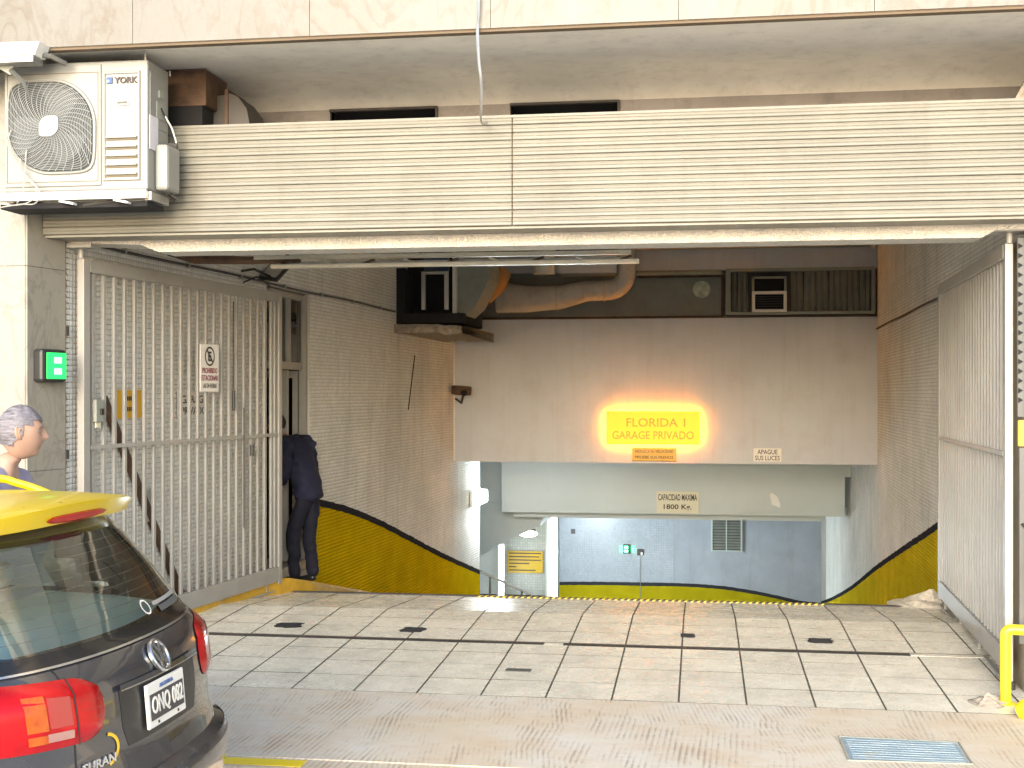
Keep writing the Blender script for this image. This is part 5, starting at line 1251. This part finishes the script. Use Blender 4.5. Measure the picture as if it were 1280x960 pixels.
def S(a, w_, off=0.0):
    """point on the shell at signed arc length a from the rear centre (negative = near side), height w"""
    pts, L = plan(w_); s_ = abs(a); sg = 1 if a >= 0 else -1
    s_ = min(s_, L[-1] - 1e-6); i = max(0, min(len(L) - 2, int(np.searchsorted(L, s_)) - 1))
    t = (s_ - L[i]) / max(1e-9, L[i + 1] - L[i]); u = pts[i][0] + (pts[i + 1][0] - pts[i][0]) * t; v = pts[i][1] + (pts[i + 1][1] - pts[i][1]) * t
    if off:
        tu, tv = pts[i + 1][0] - pts[i][0], pts[i + 1][1] - pts[i][1]; l = math.hypot(tu, tv) + 1e-9
        nu, nv = -tv / l, tu / l
        dw = 0.01; p2, _ = plan(w_ + dw); sl_ = (p2[i][0] - pts[i][0]) * nu + (p2[i][1] - pts[i][1]) * nv
        k = 1 / math.sqrt(1 + (sl_ / dw) ** 2); u += nu * off * k; v += nv * off * k
        return Vector((XR0 - u, YC + sg * v, ZR + w_ + -(sl_ / dw) * off * k))
    return Vector((XR0 - u, YC + sg * v, ZR + w_))
def total(w_): return plan(w_)[1][-1]
def a_at(w_, u=None, v=None):
    """arc length where the outline reaches the given v (rear) or u (side)"""
    pts, L = plan(w_)
    for i, (pu, pv) in enumerate(pts):
        if (v is not None and pv >= v) or (u is not None and pu >= u and i > NQ // 2): return L[i]
    return L[-1]
taxi = thing('taxi', 'black and yellow taxi estate car parked at the lower left, seen from behind', 'taxi', (XR0 - 2.0, YC, ZR))
paint = surf('black car paint', (0.030, 0.032, 0.040), 0.2, metal=0.0, var=0.15, coat=1.0, dirt=0.10, dirtcol=(0.10, 0.09, 0.08), spec=0.6)
yel = surf('taxi yellow paint', (0.60, 0.43, 0.0), 0.32, var=0.03, coat=0.25)
wl_ = [0.20, 0.26, 0.34, 0.42, 0.50, 0.55, 0.58, 0.605, 0.615, 0.625, 0.66, 0.70, 0.75, 0.80, 0.85, 0.90, 0.95, 0.98, 1.01, 1.025, 1.04, 1.07, 1.10, 1.15, 1.20, 1.25, 1.30, 1.34, 1.38, 1.41, 1.43, 1.445, 1.46, 1.468, 1.475]
GL0, GL1 = 1.062, 1.385                   # rear glass span
def in_rear_glass(aa, w_):
    if not (GL0 - .005 < w_ < GL1 + .005): return False
    return aa < a_at(w_, v=interp(HW, w_) * 0.90)
def rear_a(w_): return a_at(w_, v=interp(HW, w_) * 0.93)
def side_lo(w_): return a_at(w_, u=interp(UR, w_) + 0.42 + (w_ - 1.05) * 0.35)
def side_hi(w_): return a_at(w_, u=interp(UF, w_) - 0.62 - (w_ - 1.05) * 0.2)
body = MB(); yroof = MB()
COLS = 150
fr_ = [i / COLS for i in range(COLS + 1)]
def colpos(i, w_):
    """columns share fractions of arc length; denser at the rear"""
    q = fr_[i]; q = q ** 1.35; return q * total(w_)
vert = {}
for sg in (-1, 1):
    base_i = len(body.v)
    n = COLS + 1
    vs = [S(sg * colpos(i, w_), w_) for w_ in wl_ for i in range(n)]
    fb = []; fy = []
    for r in range(len(wl_) - 1):
        wm = (wl_[r] + wl_[r + 1]) / 2
        for i in range(COLS):
            am = (colpos(i, wm) + colpos(i + 1, wm)) / 2
            pt_ = S(am, wm); um = XR0 - pt_.x
            if GL0 < wm < GL1 and am < rear_a(wm) - 0.012: continue
            if 1.07 < wm < 1.37 and side_lo(wm) < am < side_hi(wm): continue
            if 1.07 < wm < 1.38 and am > total(wm) - interp(HW, wm) * 0.85: continue
            if wm < 0.52:                                       # wheel arches
                if any((um - c_) ** 2 + (wm - 0.30) ** 2 < 0.345 ** 2 for c_ in (0.82, 3.28)) and abs(pt_.y - YC) > 0.6: continue
            f = (r * n + i, r * n + i + 1, (r + 1) * n + i + 1, (r + 1) * n + i)
            (fy if wm > 1.425 else fb).append(f)
    body.add(vs, fb); yroof.add(vs, fy)
# roof cap
rows = []
pts, L = plan(1.475)
for k in range(13):
    q = k / 12; rows.append([])
    for (u, v) in pts:
        c0 = (1.0 + (u - 1.0) * 0.999); bulge = 0.035 * (1 - (abs(2 * q - 1)) ** 2.2)
        rows[-1].append(Vector((XR0 - u, YC + v * (2 * q - 1), ZR + 1.475 + bulge * min(1, max(0, (v / 0.42))))))
yroof.grid(rows)
bo = body.build('body', paint, taxi, smooth=True)
yr = yroof.build('roof', yel, taxi, smooth=True)
def patch(name, mat, a0, a1, w0, w1, off, na=16, nw=10, parent=taxi, side=1, th=0.0, smooth=True, ends=None):
    """strip laid on the shell; a0, a1 functions of height or numbers"""
    f0 = a0 if callable(a0) else (lambda w_: a0); f1 = a1 if callable(a1) else (lambda w_: a1)
    rows = []
    for j in range(nw + 1):
        w_ = w0 + (w1 - w0) * j / nw; A, B = f0(w_), f1(w_)
        rows.append([S(side * (A + (B - A) * i / na), w_, off) for i in range(na + 1)])
    mb = MB().grid(rows)
    if th:
        rows2 = []
        for j in range(nw + 1):
            w_ = w0 + (w1 - w0) * j / nw; A, B = f0(w_), f1(w_)
            rows2.append([S(side * (A + (B - A) * i / na), w_, off - th) for i in range(na + 1)])
        n0 = len(mb.v); n = na + 1; vs = [p for r in rows2 for p in r]; fs = []
        for j in range(nw): fs += [(j * n, (j + 1) * n, n0 + (j + 1) * n, n0 + j * n), (j * n + na, n0 + j * n + na, n0 + (j + 1) * n + na, (j + 1) * n + na)]
        for i in range(na): fs += [(i, n0 + i, n0 + i + 1, i + 1), (nw * n + i, nw * n + i + 1, n0 + nw * n + i + 1, n0 + nw * n + i)]
        mb.v += vs; mb.f += fs; mb.mi += [0] * len(fs)
    return mb.build(name, mat, parent, smooth=smooth)
def sym(name, mat, af, w0, w1, off, na=30, nw=12, th=0.0, parent=taxi):
    rows = []
    for j in range(nw + 1):
        w_ = w0 + (w1 - w0) * j / nw; A = af(w_); rows.append([S(-A + 2 * A * i / na, w_, off) for i in range(na + 1)])
    return MB().grid(rows).build(name, mat, parent, smooth=True)
cglass = glassy('car glass', (0.90, 0.98, 0.95), 0.08)
# rear screen: glass sheet with a black printed border
rg = sym('rear_window', cglass, lambda w_: rear_a(w_), GL0 - 0.012, GL1 + 0.012, 0.004, 36, 14)
frit = surf('black window border', (0.012, 0.013, 0.015), 0.12)
patch('window_border', frit, lambda w_: rear_a(w_) - 0.035, lambda w_: rear_a(w_) + 0.004, GL0 - 0.03, GL1 + 0.012, 0.006, 4, 12, rg, 1)
patch('window_border', frit, lambda w_: rear_a(w_) - 0.035, lambda w_: rear_a(w_) + 0.004, GL0 - 0.03, GL1 + 0.012, 0.006, 4, 12, rg, -1)
sym('window_border', frit, lambda w_: rear_a(w_) + 0.004, GL0 - 0.03, GL0 + 0.008, 0.0065, 36, 3, parent=rg)
def slat_line(w_): return sym('heating_wire', surf_w, lambda q: rear_a(q) - 0.06, w_, w_ + 0.0018, 0.003, 30, 1, parent=rg)
surf_w = surf('amber heating wire', (0.30, 0.26, 0.2), 0.6)
for k in range(9): slat_line(1.11 + k * 0.03)
trim = surf('satin chrome trim', (0.62, 0.63, 0.63), 0.2, metal=0.9)
sym('chrome_line', trim, lambda w_: rear_a(w_), GL0 - 0.037, GL0 - 0.031, 0.007, 36, 1, parent=rg)
for sd_ in (-1, 1):
    sw = patch('side_window', cglass, lambda w_: side_lo(w_) - 0.01, lambda w_: side_hi(w_) + 0.01, 1.06, 1.38, 0.003, 20, 8, taxi, sd_)
    for q in (0.0, 0.30, 0.62, 1.0):
        patch('window_pillar', frit, (lambda w_, q=q: side_lo(w_) + (side_hi(w_) - side_lo(w_)) * q - 0.03), (lambda w_, q=q: side_lo(w_) + (side_hi(w_) - side_lo(w_)) * q + 0.03), 1.05, 1.385, 0.006, 2, 8, sw, sd_)
    patch('lower_seal', frit, lambda w_: side_lo(w_) - 0.03, lambda w_: side_hi(w_) + 0.03, 1.05, 1.075, 0.008, 20, 1, sw, sd_)
    patch('upper_seal', frit, lambda w_: side_lo(w_) - 0.03, lambda w_: side_hi(w_) + 0.03, 1.365, 1.385, 0.008, 20, 1, sw, sd_)
    for q in (0.02, 0.50, 0.98):
        patch('door_seam', 'black', (lambda w_, q=q: side_lo(1.06) + (side_hi(1.06) - side_lo(1.06)) * q), (lambda w_, q=q: side_lo(1.06) + (side_hi(1.06) - side_lo(1.06)) * q + 0.006), 0.34, 1.05, 0.0015, 1, 10, taxi, sd_)
    patch('yellow_door_band', yel, lambda w_: side_lo(1.06) + 0.05, lambda w_: side_hi(1.06) - 0.1, 0.86, 0.99, 0.003, 20, 3, taxi, sd_)
ws = MB()
rows = []
for j in range(9):
    w_ = 1.06 + 0.33 * j / 8; T_ = total(w_); h_ = interp(HW, w_) * 0.9; rows.append([S(T_ - h_ * (1 - i / 8) , w_, 0.003) for i in range(9)] + [S(-(T_ - h_ * i / 8), w_, 0.003) for i in range(1, 9)])
ws.grid(rows); ws.build('windscreen', cglass, taxi, smooth=True)
# interior
cab = surf('grey cabin trim', (0.50, 0.56, 0.54), 0.8)
shelfm = surf('pale aqua grey parcel shelf', (0.55, 0.68, 0.64), 0.7, var=0.05)
def lb_(u0, u1, v0, v1, w0, w1, bev=0.0): return MB().box(XR0 - u1, XR0 - u0, YC + v0, YC + v1, ZR + w0, ZR + w1, bev)
sh_ = MB(); rows = []
for j in range(8):
    u = 0.30 + 0.62 * j / 7; hw_ = 0.62 if j < 7 else 0.62
    rows.append([(XR0 - (u + 0.10 * (q * q) * (1 - j / 7)), YC + hw_ * q * (0.90 + 0.1 * min(1, j / 3)), ZR + 1.062 + 0.02 * j / 7) for q in [i / 10 - 1 for i in range(21)]])
sh_.grid(rows); sh_.build('parcel_shelf', shelfm, taxi, smooth=True, fix=False)
lb_(0.25, 3.2, -0.74, 0.74, 0.30, 0.36).build('cabin_floor', cab, taxi)
for v in (-0.36, 0.36):
    s0 = lb_(0.95, 1.08, v - 0.33, v + 0.33, 0.55, 1.10, 0.03).build('rear_seat_back', cab, taxi)
    lb_(0.97, 1.06, v - 0.13, v + 0.13, 1.12, 1.22, 0.03).build('headrest', cab, s0)
    s0 = lb_(1.80, 1.92, v - 0.25, v + 0.25, 0.50, 1.14, 0.04).build('front_seat_back', cab, taxi)
    lb_(1.81, 1.90, v - 0.12, v + 0.12, 1.16, 1.32, 0.03).build('headrest', cab, s0)
lb_(2.75, 3.0, -0.7, 0.7, 0.75, 1.03, 0.03).build('dashboard', cab, taxi)
# spoiler on the roof's trailing edge, with its high brake light
sp_ = MB(); rows = []
NS = 28
for i in range(NS + 1):
    v = -0.585 + 1.17 * i / NS; e = abs(v) / 0.585; tip = 0.445 + 0.09 * e ** 2.5; root = 0.96
    th = 0.070 * (1 - 0.35 * e ** 3); top = 1.515 - 0.030 * e ** 2
    rows.append([(XR0 - root, YC + v, ZR + top + 0.008), (XR0 - (tip + .22), YC + v, ZR + top + 0.004), (XR0 - (tip + .03), YC + v, ZR + top - 0.006), (XR0 - tip, YC + v, ZR + top - 0.014), (XR0 - tip, YC + v, ZR + top - 0.022),
                 (XR0 - (tip + .015), YC + v, ZR + top - th - .008), (XR0 - (tip + .12), YC + v, ZR + top - th - .030), (XR0 - root + .3, YC + v, ZR + top - 0.11), (XR0 - root, YC + v, ZR + top - 0.05)])
sp_.grid(rows); n = len(rows[0]); sp_.f += [tuple(range(n)), tuple(NS * n + k for k in range(n))]; sp_.mi += [0, 0]
spo = sp_.build('spoiler', yel, taxi, smooth=True)
bl_ = MB(); rows = []
for i in range(15):
    v = -0.21 + 0.42 * i / 14; e = abs(v) / 0.21; h = 0.034 * math.sqrt(max(0, 1 - e ** 4)) + 0.001; tip = 0.445 + 0.09 * (abs(v) / 0.585) ** 2.5
    c0 = 1.4535; rows.append([(XR0 - (tip + 0.012), YC + v, ZR + c0 + h / 2), (XR0 - (tip - 0.001), YC + v, ZR + c0 + h * .25), (XR0 - (tip + 0.002), YC + v, ZR + c0 - h * .3), (XR0 - (tip + .03), YC + v, ZR + c0 - h / 2 - .006)])
redl = surf('red lens', (0.36, 0.003, 0.006), 0.2, var=0.3, coat=0.25, scale=9, spec=0.3)
bl_.grid(rows); bl_.build('brake_light', redl, taxi, smooth=True)
# roof rails
for sg in (-1, 1):
    v = sg * 0.56
    MB().tube(bez([(XR0 - 0.86, YC + v, ZR + 1.475), (XR0 - 1.0, YC + v, ZR + 1.52), (XR0 - 1.2, YC + v, ZR + 1.545), (XR0 - 2.1, YC + v * 0.97, ZR + 1.545), (XR0 - 2.25, YC + v * .96, ZR + 1.50)], 6), 0.016, 8).build('roof_rail', yel, taxi, smooth=True)
# tail lamps wrapping round the corner
def lampw(a, lo, hi): return lo + (hi - lo) * a
def tail(sd_):
    A0, A1 = 0.385, 1.16                # arc from gate edge to the flank
    def wspan(a):
        q = (a - A0) / (A1 - A0); e = max(0.0, 1 - q / 0.16); c = math.sqrt(max(0.0, 1 - e * e)); top = 0.985 + 0.055 * q; bot = 0.79 + 0.045 * q
        mid = (top + bot) / 2; e2 = max(0.0, (q - 0.86) / 0.14); c2 = math.sqrt(max(0.0, 1 - e2 * e2)); k_ = 0.25 + 0.75 * c
        return mid - (mid - bot) * k_ * (0.1 + 0.9 * c2), mid + (top - mid) * k_ * (0.1 + 0.9 * c2)
    rows = []; NA = 44
    for i in range(NA + 1):
        a = A0 + (A1 - A0) * (i / NA); lo, hi = wspan(a); r = []
        for j in range(11):
            q = j / 10; off = 0.004 + 0.016 * (1 - (2 * q - 1) ** 4) * min(1, i / 3, (NA - i) / 3); r.append(S(sd_ * a, lo + (hi - lo) * q, off))
        rows.append(r)
    tl = MB().grid(rows).build('tail_lamp', redl, taxi, smooth=True)
    def sub(name, mat, a0, a1, q0, q1, off, na=8, nw=4):
        rows = []
        for i in range(na + 1):
            a = a0 + (a1 - a0) * i / na; lo, hi = wspan(a); rows.append([S(sd_ * a, lo + (hi - lo) * (q0 + (q1 - q0) * j / nw), off) for j in range(nw + 1)])
        MB().grid(rows).build(name, mat, tl, smooth=True)
    amb = surf('amber lens', (0.42, 0.07, 0.005), 0.2, coat=0.2, var=0.4, scale=25); clr = surf('clear lens', (0.33, 0.17, 0.15), 0.15, coat=1.0)
    dred = surf('deep red lens', (0.30, 0.004, 0.01), 0.1, coat=1.0)
    sub('amber_segment', amb, 0.635, 0.705, 0.30, 0.78, 0.0215); sub('amber_segment', amb, 0.64, 0.705, 0.12, 0.24, 0.0205)
    sub('clear_segment', clr, 0.545, 0.64, 0.13, 0.25, 0.0205); sub('dark_segment', dred, 0.545, 0.63, 0.32, 0.74, 0.0212)
    for q in (0.30, 0.45, 0.60): sub('lens_rib', dred, 0.42, 0.51, q + .05, q + .06, 0.0205)
    sub('lamp_seam', 'black', 0.526, 0.532, 0.0, 1.0, 0.0215, 1, 8)
tail(-1); tail(1)
# tailgate seams, plate recess, plate, badge, lettering, bumper details
for sd_ in (-1, 1):
    patch('tailgate_seam', 'black', 0.526, 0.532, 0.64, 0.80, 0.0015, 1, 8, taxi, sd_); patch('tailgate_seam', 'black', 0.526, 0.532, 0.99, 1.035, 0.0015, 1, 6, taxi, sd_)
rec = surf('plate recess black', (0.02, 0.02, 0.022), 0.4)
def rec_a(w_): return 0.30 - 0.05 * max(0, (0.80 - w_) / 0.12)
sym('plate_recess', rec, rec_a, 0.725, 0.915, 0.0015, 24, 6)
sym('recess_lip', trim if False else paint, lambda w_: 0.31, 0.915, 0.932, 0.016, 24, 2)
sym('recess_edge', 'alu', lambda w_: 0.308, 0.911, 0.915, 0.017, 24, 1)
ny = Vector((0, 1, 0)); pc = S(-0.02, 0.825, 0.012); upv = (S(0.0, 0.88, 0) - S(0.0, 0.77, 0)).normalized(); npl = ny.cross(upv)
plt = thing('number_plate', '', '', pc); plt.name = 'number_plate'
for k_ in ('label', 'category'):
    if k_ in plt: del plt[k_]
bpy.data.objects.remove(plt)
pbase = MB().obox(pc, ny, npl, upv, (0.300, 0.012, 0.150), 0.004).build('number_plate', 'white', taxi)
def sub_text(name, s_, c, w_, h, mat, bold=0.0, depth=0.003): return text(name, s_, c, ny, upv, w_, h, mat, pbase, depth, bold)
MB().obox(pc + npl * 0.0065 - upv * 0.006, ny, npl, upv, (0.270, 0.003, 0.088), 0.001).build('plate_field', surf('plate black', (0.05, 0.05, 0.055), 0.5), pbase)
sub_text('plate_number', 'ONQ 082', pc + npl * 0.009 - upv * 0.006, 0.250, 0.070, 'white', 0.012)
sub_text('plate_country', 'ARGENTINA', pc + npl * 0.0075 + upv * 0.055, 0.11, 0.014, surf('plate blue', (0.10, 0.16, 0.35), 0.5))
for v in (-0.08, 0.08): MB().obox(pc + npl * 0.0075 - upv * 0.062 + ny * v, ny, npl, upv, (0.010, 0.004, 0.010), 0.002).build('screw', 'dark', pbase)
bc = S(0.0, 0.965, 0.008); bup = (S(0, 1.0, 0) - S(0, 0.93, 0)).normalized(); bn = ny.cross(bup)
bg_ = MB(); rows = []
for k in range(33):
    a = 2 * math.pi * k / 32; rows.append([bc + ny * r * math.cos(a) + bup * r * math.sin(a) + bn * o_ for r, o_ in ((0.062, -0.006), (0.062, 0.004), (0.058, 0.008), (0.050, 0.008), (0.046, 0.002))])
bg_.grid(rows); bdg = bg_.build('badge', trim, taxi, smooth=True)
MB().add([bc + ny * .047 * math.cos(2 * math.pi * k / 32) + bup * .047 * math.sin(2 * math.pi * k / 32) + bn * .001 for k in range(32)], [tuple(range(32))]).build('badge_field', rec, bdg, fix=False)
def stroke(p, q, wd=0.010):
    a = bc + ny * p[0] + bup * p[1] + bn * .005; b = bc + ny * q[0] + bup * q[1] + bn * .005; d = (b - a).normalized()
    MB().obox((a + b) / 2, d, bn, d.cross(bn), ((b - a).length, 0.006, wd)).build('badge_stroke', trim, bdg)
for p, q in (((-.020, .042), (0, .006)), ((0, .006), (.020, .042)), ((-.038, .024), (-.018, -.040)), ((-.018, -.040), (0, -.004)), ((0, -.004), (.018, -.040)), ((.018, -.040), (.038, .024))): stroke(p, q)
sc0 = S(-0.43, 0.715, 0.004); sax = (S(-0.37, 0.715, 0) - S(-0.49, 0.715, 0)).normalized()
text('model_lettering', 'SURAN', sc0, sax, FZ, 0.155, 0.030, trim, taxi, 0.005, 0.025)
# small round badge and bright strip low on the rear screen
q0 = S(0.13, GL0 + 0.045, 0.010); qup = (S(0.13, GL0 + .09, 0) - S(0.13, GL0, 0)).normalized(); qn = ny.cross(qup)
rg2 = MB(); rows = []
for k in range(25):
    a = 2 * math.pi * k / 24; rows.append([q0 + ny * r * math.cos(a) + qup * r * math.sin(a) for r in (0.024, 0.031)])
rg2.grid(rows); rg2.build('sticker_ring', 'white', rg, fix=False)
patch('sticker_strip', surf('pale sticker', (0.35, 0.36, 0.36), 0.4), 0.20, 0.56, GL0 + 0.040, GL0 + 0.052, 0.009, 12, 1, rg, 1)
patch('sticker_strip', surf('dark sticker', (0.10, 0.11, 0.11), 0.4), 0.24, 0.52, GL0 + 0.014, GL0 + 0.034, 0.008, 12, 1, rg, 1)
# yellow city emblem arc on the near lower corner of the tailgate
em = MB(); rows = []
for k in range(21):
    a = R_(-75 + 150 * k / 20); rows.append([S(-(0.40 - 0.075 * math.cos(a) * r), 0.745 + 0.055 * math.sin(a) * r, 0.0035) for r in (0.82, 1.0)])
em.grid(rows); em.build('yellow_emblem', surf('yellow decal', (0.75, 0.45, 0.02), 0.4), taxi, smooth=True)
sym('bumper_step', surf('scuffed black bumper top', (0.035, 0.036, 0.04), 0.35, var=0.5, scale=14, dirt=0.35, dirtcol=(0.3, 0.3, 0.3)), lambda w_: 0.80, 0.585, 0.608, 0.004, 30, 3)
for sd_ in (-1, 1): patch('reflector', surf('amber reflector', (0.8, 0.5, 0.02), 0.3), 0.70, 0.74, 0.565, 0.59, 0.008, 3, 1, taxi, sd_)
sym('bumper_underside', 'black', lambda w_: 0.9, 0.22, 0.34, 0.004, 30, 3)
# wheels
for u in (0.82, 3.28):
    for sg in (-1, 1):
        c0 = Vector((XR0 - u, YC + sg * 0.72, ZR + 0.30)); wh = MB()
        rows = []
        for k in range(29):
            a = 2 * math.pi * k / 28; rows.append([c0 + Vector((r * math.cos(a), y, r * math.sin(a))) for r, y in ((0.20, -.09), (0.27, -.095), (0.30, -.07), (0.302, 0), (0.30, .07), (0.27, .095), (0.20, .09))])
        ty = wh.grid(rows).build('wheel', surf('tyre rubber', (0.02, 0.02, 0.02), 0.85), taxi, smooth=True)
        rm_ = MB(); 
        for k in range(7):
            a = 2 * math.pi * k / 7; d = Vector((math.cos(a), 0, math.sin(a))); rm_.obox(c0 + d * .11 + Vector((0, sg * .075, 0)), d, (0, 1, 0), d.cross(Vector((0, 1, 0))), (0.19, .02, .05), 0.004)
        rm_.tube([c0 + Vector((0, sg * .05, 0)), c0 + Vector((0, sg * .085, 0))], 0.045, 14); rm_.build('rim', 'alu', ty)
